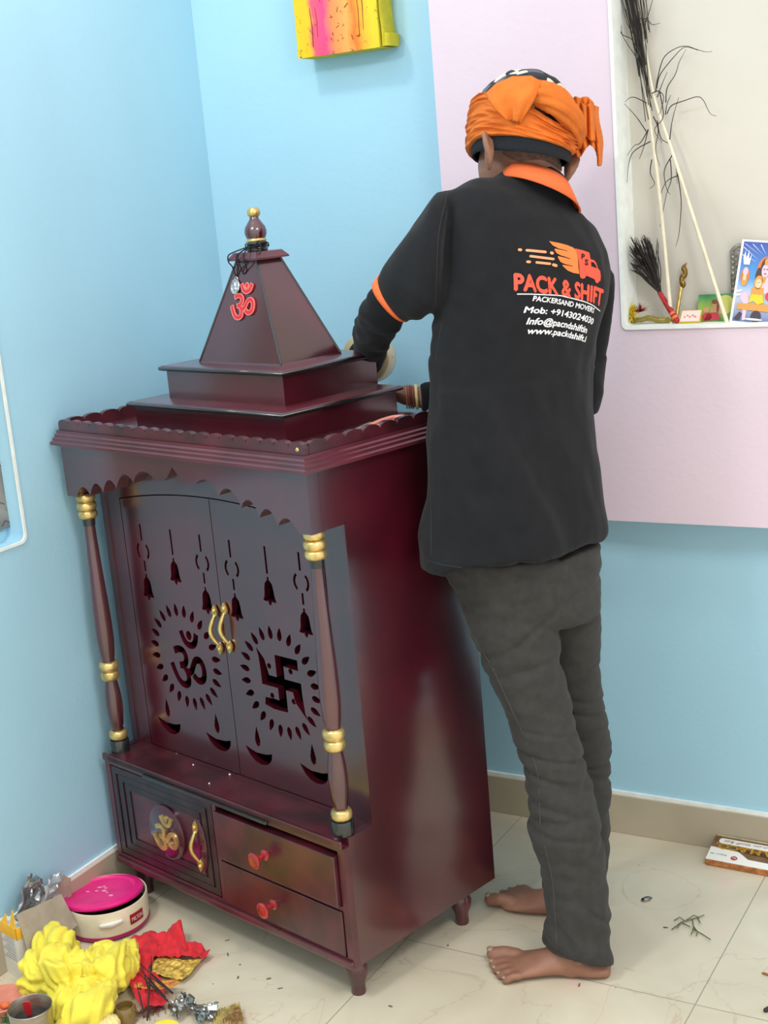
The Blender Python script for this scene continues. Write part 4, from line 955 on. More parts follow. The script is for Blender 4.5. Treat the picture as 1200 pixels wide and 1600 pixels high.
# ------------------------------------------------------------------ picture on the back wall
def ramp_mat(name, stops, axis, lo, hi, dist=0.03, nscale=9, specks=None, rough=.75):
    m = bpy.data.materials.new(name); m.use_nodes = True; nt = m.node_tree; b = nt.nodes['Principled BSDF']; b.inputs['Roughness'].default_value = rough
    tc = nt.nodes.new('ShaderNodeTexCoord'); sp_ = nt.nodes.new('ShaderNodeSeparateXYZ'); nt.links.new(tc.outputs['Object'], sp_.inputs[0])
    n = nt.nodes.new('ShaderNodeTexNoise'); n.inputs['Scale'].default_value = nscale; n.inputs['Detail'].default_value = 5; nt.links.new(tc.outputs['Object'], n.inputs['Vector'])
    a = nt.nodes.new('ShaderNodeMath'); a.operation = 'MULTIPLY_ADD'; a.inputs[1].default_value = dist * 2; nt.links.new(n.outputs['Fac'], a.inputs[0]); nt.links.new(sp_.outputs[axis], a.inputs[2])
    mr = nt.nodes.new('ShaderNodeMapRange'); mr.inputs['From Min'].default_value = lo + dist; mr.inputs['From Max'].default_value = hi + dist; nt.links.new(a.outputs[0], mr.inputs['Value'])
    r = nt.nodes.new('ShaderNodeValToRGB'); e = r.color_ramp.elements
    e[0].position, e[0].color = stops[0]; e[1].position, e[1].color = stops[-1]
    for p, c in stops[1:-1]: x = e.new(p); x.color = c
    nt.links.new(mr.outputs[0], r.inputs['Fac']); out = r.outputs['Color']
    if specks:
        n2 = nt.nodes.new('ShaderNodeTexNoise'); n2.inputs['Scale'].default_value = specks[0]; n2.inputs['Detail'].default_value = 6; n2.inputs['Roughness'].default_value = .7
        nt.links.new(tc.outputs['Object'], n2.inputs['Vector']); r2 = nt.nodes.new('ShaderNodeValToRGB'); e = r2.color_ramp.elements
        e[0].position = specks[1]; e[0].color = (0, 0, 0, 1); e[1].position = specks[1] + .06; e[1].color = (.85, .85, .85, 1); nt.links.new(n2.outputs['Fac'], r2.inputs['Fac'])
        mx = nt.nodes.new('ShaderNodeMix'); mx.data_type = 'RGBA'; mx.inputs['B'].default_value = specks[2]; nt.links.new(out, mx.inputs['A']); nt.links.new(r2.outputs['Color'], mx.inputs['Factor']); out = mx.outputs['Result']
    nt.links.new(out, b.inputs['Base Color']); return m
PA, PB = aty(466, 92, .775), aty(599, 78, .775)
pic = thing('wall_picture', 'yellow cloth-covered picture smeared with pink and orange powder high on the blue wall', 'picture', (PA.x, .838, PA.z))
pw = PB.x - PA.x
M_PICF = ramp_mat('powdered cloth', [(0, lin(226, 198, 30)), (.16, lin(236, 190, 30)), (.22, lin(240, 90, 110)), (.36, lin(238, 70, 130)), (.45, lin(240, 140, 80)), (.62, lin(246, 168, 84)), (.70, lin(244, 120, 40)), (.80, lin(242, 176, 50)), (.9, lin(232, 206, 40)), (1, lin(214, 196, 40))], 'X', 0, pw, .018, 22, (60, .60, lin(120, 40, 20)))
M_PICS = mat('yellow cloth', lin(208, 196, 44), .8, var=.15, scale=25)
bm = bm_new(); add_box(bm, (0, -.060, 0), (pw * .96, 0, .30), .004); obj('cloth_wrap', bm, M_PICS, pic)
bm = bm_new()
g = []
for i in range(41):
    row = []
    for j in range(41):
        u, v = i / 40, j / 40; x = pw * .965 * u; z = .30 * v
        row.append(bm.verts.new((x, -.0615 - .0020 * ridge((u * 5 + (.5 if .4 < u < .7 else 0), v * 2, 3)) - .003 * math.sin(math.pi * u) ** .3 * math.sin(math.pi * min(v * 3, .5)), z)))
    g.append(row)
for i in range(40):
    for j in range(40): bm.faces.new((g[i][j], g[i + 1][j], g[i + 1][j + 1], g[i][j + 1]))
obj('painted_face', bm, M_PICF, pic, smooth='all')
bm = bm_new()
for k, (x, dx, z1) in enumerate(((pw * .955, .012, .30), (pw * .965, .020, .028))):
    add_loft(bm, [[Vector((x + dx * .5 * (1 + .25 * math.sin(z * 60)) + math.cos(a) * dx * .5, -.030 + math.sin(a) * .029, z)) for a in [i * math.pi / 8 for i in range(16)]] for z in [.002 + (z1 - .002) * q / 14 for q in range(15)]])
obj('gathered_cloth_edge', bm, M_PICS, pic, smooth=50)
bm = bm_new(); 
for i in range(34):
    x = pw * random.uniform(.40, .68); z = random.uniform(.01, .29); L = random.uniform(.003, .012); a = random.uniform(0, 6.28)
    add_tube(bm, [(x, -.0665, z), (x + L * math.cos(a), -.0665, z + L * math.sin(a))], .0006, 5)
for x, z0, z1 in ((pw * .20, .02, .10), (pw * .265, .04, .10), (pw * .75, .03, .13), (pw * .80, .04, .14), (pw * .52, .06, .061)):
    add_tube(bm, [(x, -.0655, z0), (x + .002, -.0662, (z0 + z1) / 2), (x - .001, -.0655, z1)], .0008, 5)
obj('printed_pattern', bm, mat('brown ink', lin(130, 40, 20), .8), pic)

# ------------------------------------------------------------------ papers in the left recess
cal = thing('wall_calendar', 'tattered grey paper calendar hanging in the recess of the left wall', 'calendar', (XL - .050, 0.03, .90))
E1 = atx(20, 828, XL - .047)
for k in range(3):
    bm = bm_new(); g = []; x0 = XL - .050 + k * .003; yr = E1.y - .004 * k
    for i in range(31):
        y = yr - .5 * (i / 30); row = []
        for j in range(25):
            v = j / 24; zb = E1.z + .004 * k + (.010 * abs(math.sin(i * 1.3 + k)) if i > 0 else 0); z = zb + (1.75 - zb) * v
            row.append(bm.verts.new((x0 + .002 * math.sin(y * 25 + v * 3) * (1 - v) , y + .004 * math.sin(v * 40 + k) * (i == 0), z)))
        g.append(row)
    for i in range(30):
        for j in range(24): bm.faces.new((g[i][j], g[i + 1][j], g[i + 1][j + 1], g[i][j + 1]))
    bmesh.ops.solidify(bm, geom=bm.faces[:], thickness=.0008)
    obj('sheet', bm, mat('old calendar paper', lin(206, 200, 194), .8, var=.12, scale=14), cal, smooth='all', world=True)
bm = bm_new()
for i in range(9):
    y = E1.y - .012 - .006 * (i % 3); z = E1.z + .02 + .04 * i
    add_tube(bm, [(XL - .0415, y, z), (XL - .0415, y - .01, z + .006), (XL - .0415, y - .02, z - .004)], .0009, 5)
obj('printed_lettering', bm, mat('dark print', lin(70, 66, 66), .8), cal, world=True)

# ------------------------------------------------------------------ things in the niche
ZS = 1.1855
M_STICK = mat('pale peeled stalk', lin(232, 222, 196), .5, var=.08, scale=40); M_BARB = mat('black barbs', lin(44, 38, 36), .7)
def stalk(name_label, base, pts2, barbs, dense):
    t = thing('feather_stalk', name_label, 'feather stalk', base, group='bare feather stalks in the niche')
    bm = bm_new(); P = [base] + pts2; q = spline(P, 8)
    add_tube(bm, q, [.0042 - .0026 * (i / (len(q) - 1)) for i in range(len(q))], 10); obj('stem', bm, M_STICK, t, smooth='all', world=True)
    bm = bm_new()
    for b in barbs:
        ys = b[0]; pts = spline([aty(px, py, ys + .004 * math.sin(px * .3)) for px, py in b[1]], 6); n = len(pts)
        add_tube(bm, pts, [.0012 * (1 - .7 * i / n) for i in range(n)], 5)
    for px, py, n_, w in dense:
        for k in range(n_):
            x0 = px + random.uniform(-w, w); y0 = py + random.uniform(-20, 20); L = random.uniform(90, 190); dx = random.uniform(-14, 10)
            pts = spline([aty(x0, y0, .812 + random.uniform(-.01, .01)), aty(x0 - L * .08 + dx * .4, y0 - L * .5, .812), aty(x0 - L * .16 + dx, y0 - L, .806)], 5)
            add_tube(bm, pts, .0009, 4)
    obj('barbs', bm, M_BARB, t, smooth='all', world=True); return t
c5 = lambda L: [(960 + x / 7.275, y / 7.275) for x, y in L]
c8 = lambda L: [(940 + x * .3377, y * .3377) for x, y in L]
b1 = aty(1049, 492, .79); b1.z = ZS
stalk('pale upright feather stalk with dense black barbs at its top, nearer the niche corner', b1, [aty(1030, 300, .80), aty(1012, 160, .812), aty(987, -20, .82), aty(975, -130, .826)],
      [(.80, c5([(300, 640), (200, 450), (85, 385), (30, 220), (0, 60)])), (.806, c5([(320, 700), (240, 430), (150, 280), (90, 60), (60, -80)])), (.80, c5([(320, 800), (240, 640), (100, 420), (80, 290)])), (.80, c5([(360, 1170), (240, 1110), (170, 1115), (118, 1160)])), (.80, c5([(360, 1490), (250, 1330), (115, 1180)])),
       (.80, c8([(215, 600), (180, 660), (150, 675), (118, 720)])), (.80, c8([(225, 655), (150, 700), (125, 760), (118, 845)])), (.80, c8([(215, 600), (195, 680), (175, 735)])), (.80, c5([(300, 210), (370, 220), (430, 280), (520, 262)])), (.80, c5([(340, 300), (390, 150), (440, -20)])), (.80, c8([(232, 740), (225, 800), (245, 850), (222, 872)]))],
      [(1003, 105, 22, 6), (1008, 60, 16, 8), (1014, 170, 7, 6)])
b2_ = aty(1136, 498, .775); b2_.z = ZS
stalk('pale peeled feather stalk leaning across the niche from beside the framed blue print', b2_, [aty(1085, 345, .788), aty(1050, 235, .80), aty(1022, 150, .812), aty(1003, 40, .824), aty(990, -60, .828)],
      [(.80, c5([(470, 1040), (490, 900), (560, 660), (700, 550), (820, 525), (930, 560), (1040, 590), (1110, 585)])), (.804, c5([(480, 1000), (520, 850), (640, 690), (760, 560), (830, 535), (950, 572)])), (.80, c5([(585, 1160), (600, 1000), (690, 850), (740, 700), (815, 560)])), (.80, c5([(600, 1290), (650, 1200), (780, 1150), (940, 1100), (1010, 1140), (1060, 1240), (1100, 1300), (1160, 1318)])),
       (.80, c5([(490, 1100), (540, 960), (600, 820)])), (.80, c5([(580, 1300), (600, 1180), (640, 1080)])), (.80, c5([(630, 1580), (660, 1360), (730, 1110)])), (.80, c5([(430, 1060), (500, 1035), (560, 1100), (530, 1250), (500, 1310)])), (.80, c8([(318, 740), (322, 830), (300, 900), (270, 1050)])), (.80, c8([(350, 800), (368, 930), (358, 1080), (342, 1142)])), (.80, c8([(360, 810), (300, 840), (270, 910)])), (.80, c8([(325, 720), (290, 790), (300, 870), (318, 900)])), (.80, c8([(258, 560), (275, 640), (330, 690), (350, 850)])), (.80, c8([(240, 540), (262, 600), (250, 690), (270, 770)])), (.80, c8([(270, 430), (285, 540), (245, 600), (280, 660)]))],
      [(1012, 120, 6, 5)])
wk = thing('hair_whisk', 'black bristle whisk with a red wrapped handle leaning in the niche corner', 'whisk', aty(1056, 503, .785))
ha, hb_ = aty(1057, 501, .783), aty(1031, 458, .80)
ha.z = ZS + .006
bm = bm_new(); add_tube(bm, [ha, ha.lerp(hb_, .5), hb_], [.0062, .0058, .0048], 12); obj('handle', bm, mat('red wrapped handle', lin(170, 28, 34), .6, var=.3, scale=90), wk, smooth=50, world=True)
bm = bm_new()
for k in range(2):
    t = .08 + .14 * k; c = ha.lerp(hb_, t); d = (hb_ - ha).normalized(); add_tube(bm, [c, c + d * .0025], .0068 - .0003 * k, 12)
obj('thread_binding', bm, mat('orange thread', lin(222, 120, 60), .7), wk, smooth=50, world=True)
bm = bm_new()
for k in range(110):
    t = random.random(); ex = 978 + 34 * t ** 1.6 + random.uniform(-3, 5); ey = 372 + 62 * (1 - t) * random.random() + 6 * random.uniform(-1, 1)
    if k % 6 == 0: ex, ey = random.uniform(1000, 1030), random.uniform(368, 400)
    yy = .775 + .035 * random.random(); e = aty(ex, ey, yy); e.x = max(e.x, .3205)
    m1 = hb_.lerp(e, .5) + Vector((random.uniform(-.006, .006), 0, random.uniform(-.004, .012)))
    p0 = hb_ + Vector((random.uniform(-.003, .003), random.uniform(-.003, .003), 0)); add_tube(bm, spline([p0, m1, e], 5), [.0009] * 10 + [.0005], 4)
obj('bristles', bm, M_BARB, wk, smooth='all', world=True)
rd = thing('brass_rod', 'slim brass ritual rod with a twisted tip standing behind the red whisk handle', 'rod', aty(1056, 500, .80))
r0, r1, r2 = aty(1056, 500, .80), aty(1064, 450, .812), aty(1072, 411, .822); r0.z = ZS + .003
bm = bm_new(); P = [r0.lerp(r1, i / 12) for i in range(13)]; add_tube(bm, P, [.0036 if i % 3 else .0048 for i in range(13)], 12); obj('shaft', bm, M_GOLDH, rd, smooth=60, world=True)
bm = bm_new(); P = [r1.lerp(r2, i / 16) + Vector((.003 * math.sin(i * .8), .002 * math.cos(i * .8), 0)) for i in range(17)]
add_tube(bm, P, [.004, .006, .0075, .0085, .007, .0055, .0065, .008, .0085, .007, .0055, .006, .007, .006, .004, .0025, .001], 12, flat=.75); obj('twisted_tip', bm, mat('aged brass', lin(150, 118, 58), .35, metal=.9, var=.3, scale=90), rd, smooth=60, world=True)
mb = thing('matchbox', 'small yellow matchbox with a pale pink label leaning in the niche', 'matchbox', (aty(1078, 503, .785).x, .792, ZS))
mb.rotation_euler = (math.radians(38), 0, math.radians(4))
bm = bm_new(); add_box(bm, (-.021, -.010, 0), (.021, .024, .011), .0006, 1); obj('carton', bm, mat('yellow card', lin(206, 176, 60), .6, var=.1, scale=40), mb)
bm = bm_new(); add_box(bm, (-.019, -.008, .0108), (.019, .022, .0114)); obj('label_paper', bm, mat('pale pink label', lin(238, 214, 208), .6), mb)
bm = bm_new()
for i in range(5): add_box(bm, (-.013 + .005 * i, .002 + .004 * (i % 2), .0113), (-.010 + .0055 * i, .006 + .004 * (i % 2), .0117))
add_box(bm, (-.015, -.0104, .003), (.015, -.0099, .0065)); obj('printed_lettering', bm, mat('red print', lin(206, 120, 110), .6), mb)
# flat printed pictures: figures are inked shapes on the card
def card(parent, name, w, h, th, m, border=None):
    bm = bm_new(); add_box(bm, (0, 0, 0), (w, th, h), .0005, 1); return obj(name, bm, m, parent)
INK = []
def ink(parent, name, polys, col, layer, rough=.45): INK.append((polys, mat('ink %d %d %d' % col, lin(*col), rough), layer))
def ink_flush(parent, name):
    bm = bm_new()
    for k, (polys, m, layer) in enumerate(INK):
        for p in polys: add_plate(bm, [p], .0002, lambda x, y, z: (x, -.0003 * layer + z, y), k)
    o = obj(name, bm, [q[1] for q in INK], parent); INK.clear(); return o
def el(cx, cy, rx, ry, n=20, a0=0, a1=360): return [(cx + rx * math.cos(math.radians(a0 + (a1 - a0) * i / n)), cy + ry * math.sin(math.radians(a0 + (a1 - a0) * i / n))) for i in range(n)]
dc0, dc1, dc2 = aty(1090, 504, .795), aty(1143, 503, .795), aty(1090, 461, .815)
dc = thing('deity_card', 'small green devotional card with a red-robed figure, between matchbox and framed print', 'card', (dc0.x - .002, .797, ZS))
dc.rotation_euler = (math.radians(-20), 0, math.radians(2)); dw, dh = dc1.x - dc0.x + .03, .056
dcc = card(dc, 'card', dw, dh, .0015, ramp_mat('green card print', [(0, lin(70, 140, 70)), (.5, lin(140, 170, 70)), (1, lin(30, 130, 80))], 'Z', 0, dh, .012, 40))
ink(dcc, 'printed_glow', [el(dw * .55, dh * .6, .018, .020)], (196, 196, 96), 1)
ink(dcc, 'printed_robe', [[(.014, .002), (.020, .016), (.030, .020), (.042, .016), (.048, .003)], el(.020, .010, .010, .008)], (190, 40, 60), 2)
ink(dcc, 'printed_figure', [el(.034, .036, .0055, .0065), [(.028, .030), (.040, .030), (.043, .018), (.026, .018)], el(.048, .022, .006, .008), el(.018, .024, .006, .006)], (190, 140, 96), 3)
ink(dcc, 'printed_hair', [el(.034, .040, .006, .005), el(.041, .030, .003, .012)], (110, 60, 40), 4)
ink_flush(dcc, 'printed_pattern')
fp = thing('framed_print', 'large white-edged devotional print of a blue-sky seated figure in the niche', 'print', (aty(1139, 505, .772).x, .773, ZS))
fp.rotation_euler = (math.radians(-15), math.radians(6.5), 0); FWd, FHt = .175, .165
card(fp, 'frame', FWd, FHt, .004, M_WHITE)
k0 = card(fp, 'picture', 1, 1, .001, ramp_mat('blue print sky', [(0, lin(70, 90, 150)), (.35, lin(190, 200, 220)), (.55, lin(60, 150, 220)), (1, lin(40, 60, 160))], 'Z', 0, FHt, .01, 30, rough=.3))
for v in k0.data.vertices: v.co = (.005 + v.co.x * (FWd - .01), -.0006 + v.co.y * .6, .004 + v.co.z * (FHt - .008))
S_ = .001
def pp(L): return [(x * S_ * .72, z * S_ * .98) for x, z in L]
cxn, czn = 78, 118
rays_ = []
for k in range(13):
    a = math.radians(15 + 12.5 * k); rays_.append(pp([(cxn + 26 * math.cos(a), czn + 22 * math.sin(a)), (cxn + 110 * math.cos(a + .014), min(160, czn + 75 * math.sin(a + .014))), (cxn + 110 * math.cos(a - .014), min(160, czn + 75 * math.sin(a - .014)))]))
rays_ = [[(min(max(x, .006), FWd - .006), min(z, FHt - .005)) for x, z in r] for r in rays_]
ink(k0, 'printed_rays', rays_, (222, 228, 244), 3)
ink(k0, 'printed_halo', [pp(el(78, 112, 24, 25)), pp(el(24, 96, 13, 16))], (206, 120, 60), 4)
ink(k0, 'printed_hair', [pp(el(78, 114, 15, 20)), pp(el(60, 96, 8, 18))], (74, 46, 40), 5)
ink(k0, 'printed_skin', [pp(el(78, 108, 11, 14)), pp([(58, 92), (70, 96), (86, 96), (102, 90), (108, 62), (54, 62)]), pp([(22, 62), (36, 64), (44, 48), (42, 8), (34, 6), (30, 40), (18, 52)]), pp(el(24, 104, 7, 9)), pp([(96, 66), (130, 60), (140, 40), (110, 48)])], (214, 190, 206), 6)
ink(k0, 'printed_gold', [pp(el(78, 126, 6, 7)), pp([(14, 40), (112, 42), (150, 36), (150, 26), (16, 28)]), pp(el(64, 84, 12, 14)), pp([(48, 74), (80, 74), (84, 50), (46, 50)]), pp(el(24, 84, 8, 9)), pp([(70, 96), (84, 96), (80, 84), (74, 84)])], (210, 150, 70), 7)
ink(k0, 'printed_face', [pp(el(64, 82, 8, 9)), pp(el(24, 92, 5, 6))], (236, 200, 150), 8)
ink(k0, 'printed_yellow_cloth', [pp([(50, 60), (80, 60), (86, 44), (70, 40), (58, 46), (44, 42)])], (240, 200, 30), 9)
ink(k0, 'printed_red_cloth', [pp(el(98, 58, 11, 9)), pp([(110, 60), (140, 58), (146, 46), (112, 48)])], (206, 60, 60), 9)
ink(k0, 'printed_dark_base', [pp(el(70, 16, 14, 12)), pp([(10, 8), (24, 24), (32, 20), (26, 6)]), pp([(106, 8), (112, 24), (140, 22), (146, 8)])], (60, 50, 62), 7)
ink(k0, 'printed_white_marks', [pp(el(64, 10, 26, 2)), pp([(12, 132), (16, 146), (20, 130), (26, 148), (28, 128), (34, 140), (32, 118), (16, 118)]), pp([(8, 66), (22, 68), (22, 64), (8, 62)]), pp([(8, 58), (20, 60), (20, 56), (8, 54)]), pp(el(92, 94, 5, 9))], (232, 232, 240), 8)
ink(k0, 'printed_features', [pp(el(74, 111, 2, 1)), pp(el(82, 111, 2, 1)), pp(el(78, 102, 3, .9)), pp(el(61, 84, 1.2, .8)), pp(el(67, 84, 1.2, .8))], (70, 30, 40), 9)
ink_flush(k0, 'printed_pattern')
sf0 = aty(1140, 470, .81)
sf = thing('silver_frame', 'grey embossed silver frame standing behind the blue devotional print', 'frame', (sf0.x, .818, ZS))
bm = bm_new(); add_box(bm, (0, 0, 0), (.10, .008, .135), .002)
for k in range(12):
    add_ell(bm, (.006, -.0005, .008 + .0105 * k), (.004, .002, .004), 8); add_ell(bm, (.013, -.0005, .013 + .0105 * k), (.002, .0015, .003), 8)
add_tube(bm, spline([(.003, .004, .135), (.010, .002, .142), (.018, .002, .146), (.030, .003, .142)], 5), .004, 8)
obj('embossed_border', bm, mat('embossed silver', lin(150, 148, 140), .4, metal=.7, var=.3, scale=90), sf, smooth=40)
gl = thing('tinsel_garland', 'yellow and red tinsel garland piled in the lower left corner of the niche', 'garland', (aty(995, 500, .785).x, .79, ZS))
M_TY, M_TR, M_TG = mat('yellow tinsel', lin(236, 214, 50), .3, metal=.5), mat('red tinsel', lin(150, 34, 44), .35, metal=.4), mat('olive tinsel', lin(150, 136, 62), .4, metal=.4, var=.3, scale=60)
def spikes(name, centres, n, L, r, m, parent, flat=False):
    bm = bm_new()
    for c in centres:
        for k in range(n):
            d = Vector((random.gauss(0, 1), random.gauss(0, .7), abs(random.gauss(0, 1)) if flat else random.gauss(0, 1))).normalized()
            e = c + d * L * random.uniform(.6, 1); e.z = max(e.z, ZS + .001); e.x = max(e.x, .317); e.y = min(e.y, .830)
            add_tube(bm, [c, e], [r, r * .3], 4, flat=.4)
    return obj(name, bm, m, parent, world=True)
spikes('yellow_tinsel', [aty(987, 493, .785), aty(986, 484, .79)], 60, .018, .0022, M_TY, gl)
spikes('red_tinsel', [aty(1001, 487, .792)], 60, .022, .0011, M_TR, gl, True)
gp = [aty(x, y, .79) for x, y in ((986, 500), (1000, 500), (1015, 497), (1028, 502), (1042, 503), (1052, 502))]
for p in gp: p.z = max(p.z, ZS + .006)
gq = spline(gp, 6)
bm = bm_new(); add_tube(bm, gq, .005, 8); obj('cord', bm, M_TG, gl, smooth=50, world=True)
spikes('olive_tinsel', gq[::2], 14, .011, .0012, M_TG, gl)

# ------------------------------------------------------------------ box lying by the skirting
ib0 = atz(1103, 1350); ib0.y -= .004
ib = thing('incense_box', 'brown and white printed incense box lying upside down against the skirting', 'box', (ib0.x, ib0.y, .0005))
ib.rotation_euler = (math.radians(14), 0, math.radians(-2)); BW, BD, BH = .24, .082, .016
M_IBS = mat('brown patterned card', lin(176, 112, 62), .55, var=.35, scale=70); M_IBT = mat('white box card', lin(232, 230, 222), .5)
M_IBB = mat('brown box print', lin(112, 84, 58), .5, var=.2, scale=30)
bm = bm_new(); add_box(bm, (0, 0, 0), (BW, BD, BH), .0008, 1); obj('carton', bm, M_IBS, ib)
def flat_on_box(name, polys, m, dz, parent=ib):
    bm = bm_new(); 
    for p in polys: add_plate(bm, [p], .0002, lambda x, y, z: (x, y, BH + dz + z))
    return obj(name, bm, m, parent)
flat_on_box('white_panel', [[(.001, .002), (BW - .001, .002), (BW - .001, .045), (.001, .045)]], M_IBT, .0003)
flat_on_box('brown_panel', [[(.001, .044), (BW - .001, .030), (BW - .001, .080), (.001, .080)], [(.05, .05), (.09, .022), (BW - .001, .020), (BW - .001, .05)]], M_IBB, .0005)
flat_on_box('pale_pill', [rrect(.013, .058, .17, .075, .007)], M_IBT, .0008)
def box_text(s, x0, x1, y0, cap, m, bold, dz):
    V, F, a, b_ = thick(s, bold); w = b_ - a; ymax = max(v[1] for v in V)
    bm = bm_new(); vs = [bm.verts.new((x1 - (x - a) / w * (x1 - x0), y0 + cap - y / .72 * cap, BH + dz)) for x, y in V]
    for f in F:
        try: bm.faces.new([vs[i] for i in f])
        except ValueError: pass
    return obj('lettering', bm, m, ib)
box_text('A.M.&CO.', .010, .138, .040, .017, mat('gold ink', lin(238, 184, 54), .4), .03, .0013)
box_text('\u0c8e.\u0c8e\u0c82. \u0c85\u0c82\u0ca1\u0ccd \u0c95\u0ccb', .024, .120, .0625, .008, mat('purple ink', lin(120, 90, 110), .5), .0, .0013)
box_text('Bengaluru - 560', .006, .042, .020, .0038, mat('dark print', lin(70, 66, 66), .8), .0, .0013)
flat_on_box('red_seal', [el(.060, .018, .0075, .0065)], mat('red seal', lin(178, 62, 70), .5), .0009)
box_text('Rs', .056, .064, .0155, .005, M_IBT, .0, .0016)
bm = bm_new(); add_box(bm, (.004, BD - .001, BH - .001), (BW, BD + .001, BH + .0025), .0005, 1); obj('torn_edge', bm, mat('straw edge', lin(196, 190, 150), .7, var=.2, scale=80), ib)

# ------------------------------------------------------------------ small litter on the floor
def litter(name, label, cat, px, pts_r, m, group=None, z=0.0):
    c = atz(px[0], px[1], z); bm = bm_new()
    for pts, r in pts_r: add_tube(bm, [c + Vector(p) for p in pts], r, 6)
    o = obj(name, bm, m, smooth='all'); tag(o, label, cat, group); return o
M_SPR = mat('dull green sprig', lin(92, 100, 60), .8); M_DRY = mat('dry brown bits', lin(104, 84, 58), .8)
spr = []
c0_ = atz(1075, 1445)
for pl_ in ([(1050, 1452), (1064, 1441), (1082, 1436), (1100, 1430)], [(1064, 1441), (1058, 1450)], [(1070, 1439), (1062, 1433), (1054, 1438)], [(1082, 1436), (1084, 1452), (1098, 1460), (1110, 1468)], [(1084, 1450), (1080, 1460)], [(1066, 1442), (1078, 1448)], [(1090, 1434), (1094, 1442)], [(1072, 1438), (1084, 1430), (1092, 1434)], [(1084, 1448), (1090, 1456), (1088, 1462)]):
    spr.append(([tuple(atz(x, y, .003 + .004 * (i % 2)) - c0_) for i, (x, y) in enumerate(pl_)], .0011))
litter('dry_sprig', 'dry green sprig lying on the floor tile behind the man', 'sprig', (1075, 1445), spr, M_SPR)
pt_ = []
for k in range(13):
    a = 2 * math.pi * k / 12; pt_.append((.012 * math.cos(a) * (1 + .2 * math.cos(a)), .011 * math.sin(a), .0015 + .003 * (1 + math.cos(a))))
bm = bm_new(); c = atz(1009, 1407)
vs = [bm.verts.new(c + Vector(p)) for p in pt_[:12]]; cc = bm.verts.new(c + Vector((.002, 0, .0012)))
for i in range(12): bm.faces.new((vs[i], vs[(i + 1) % 12], cc))
bmesh.ops.solidify(bm, geom=bm.faces[:], thickness=.0006)
tag(obj('petal', bm, M_WHITE, smooth='all'), 'white curled petal on the floor behind the man', 'petal')
litter('twig', 'short brown twig at the right picture edge on the tile', 'twig', (1197, 1523), [([(-.006, 0, .002), (.004, -.003, .003), (.016, -.004, .002)], .0022)], mat('brown twig', lin(150, 96, 50), .7))
litter('dark_scrap', 'black scrap on the floor in the lower right corner', 'scrap', (1200, 1580), [([(-.003, -.004, .004), (.002, .004, .005), (.012, .01, .004)], .0045)], M_BARB)
for i, (x, y) in enumerate(((610, 1573), (333, 1538), (356, 1492), (375, 1508), (420, 1530), (700, 1478), (355, 1470), (372, 1528), (438, 1545), (1040, 1450), (962, 1544), (905, 1540))):
    dx, dy = random.uniform(-.004, .004), random.uniform(-.004, .004)
    litter('floor_crumb', 'tiny brown crumb lying loose on the cream floor tiles', 'crumb', (x, y), [([(-dx, -dy, .001), (dx, dy, .0015)], random.uniform(.0008, .0016))], M_DRY, 'crumbs on the floor tiles')
for i, (x, y) in enumerate(((277, 1178), (359, 1211), (327, 1225), (302, 1196), (262, 1165))):
    c = atz(x, y, HB); bm = bm_new(); add_ell(bm, c + UP * .0015, (.0028 - .0003 * i, .002, .0018), 8); displace(bm, lambda p, n: .0007 * noise.noise(p * 400))
    tag(obj('wax_crumb', bm, M_WHITE), 'white wax crumb on the dusty ledge below the carved doors', 'crumb', 'crumbs on the cabinet ledge')

# ------------------------------------------------------------------ heap of things at lower left
pc_ = atz(171, 1441)
pot = thing('insulated_pot', 'round cream food container with a bright pink lid beside the cabinet foot', 'container', (pc_.x, pc_.y, 0))
M_PINK = mat('hot pink plastic', lin(232, 34, 130), .35, var=.1, scale=30); M_CRM = mat('cream plastic', lin(226, 214, 186), .45, var=.08, scale=20); M_MAG = mat('magenta base', lin(170, 24, 92), .4)
bm = bm_new(); add_lathe(bm, [(0, .0), (.078, .0), (.087, .004), (.0895, .010), (.0885, .013), (0, .013)], n=56); obj('base_ring', bm, M_MAG, pot, smooth=50)
bm = bm_new(); add_lathe(bm, [(.03, .0125), (.0875, .0125), (.0885, .016), (.0895, .0655), (.0885, .0675), (.0865, .0675), (.0855, .064), (.084, .035), (.03, .03)], n=64, cap=False); bd = obj('body', bm, M_CRM, pot, smooth=50)
bm = bm_new(); add_lathe(bm, [(0, .033), (.0845, .033), (.0845, .036), (0, .036)], n=48); obj('dark_inside', bm, M_INSIDE, pot)
bm = bm_new(); add_lathe(bm, [(0, .0), (.079, .0), (.084, .003), (.0855, .008), (.084, .012), (.074, .0145), (.070, .0145), (.067, .0105), (.064, .0095), (.02, .0105), (0, .0105)], n=64)
ld = obj('lid', bm, M_PINK, pot, smooth=50); ld.scale = (1.05, 1.05, 1); ld.location = (-.012, .002, .0605); ld.rotation_euler = (math.radians(-4), math.radians(-4), 0)
bm = bm_new()
for k in range(9):
    add_ell(bm, (random.uniform(-.03, .045), random.uniform(-.02, .03), .0102), (random.uniform(.003, .009), random.uniform(.002, .005), .0008), 10)
obj('powder_marks', bm, mat('pale pink powder', lin(240, 160, 190), .8), ld, smooth='all')
def on_pot(x, z, r=.0899):        # x measured along the wall of the pot
    a0 = math.atan2(CAM_LOC.y - pc_.y, CAM_LOC.x - pc_.x); a = a0 + x / .0885; return Vector((r * math.cos(a), r * math.sin(a), z))
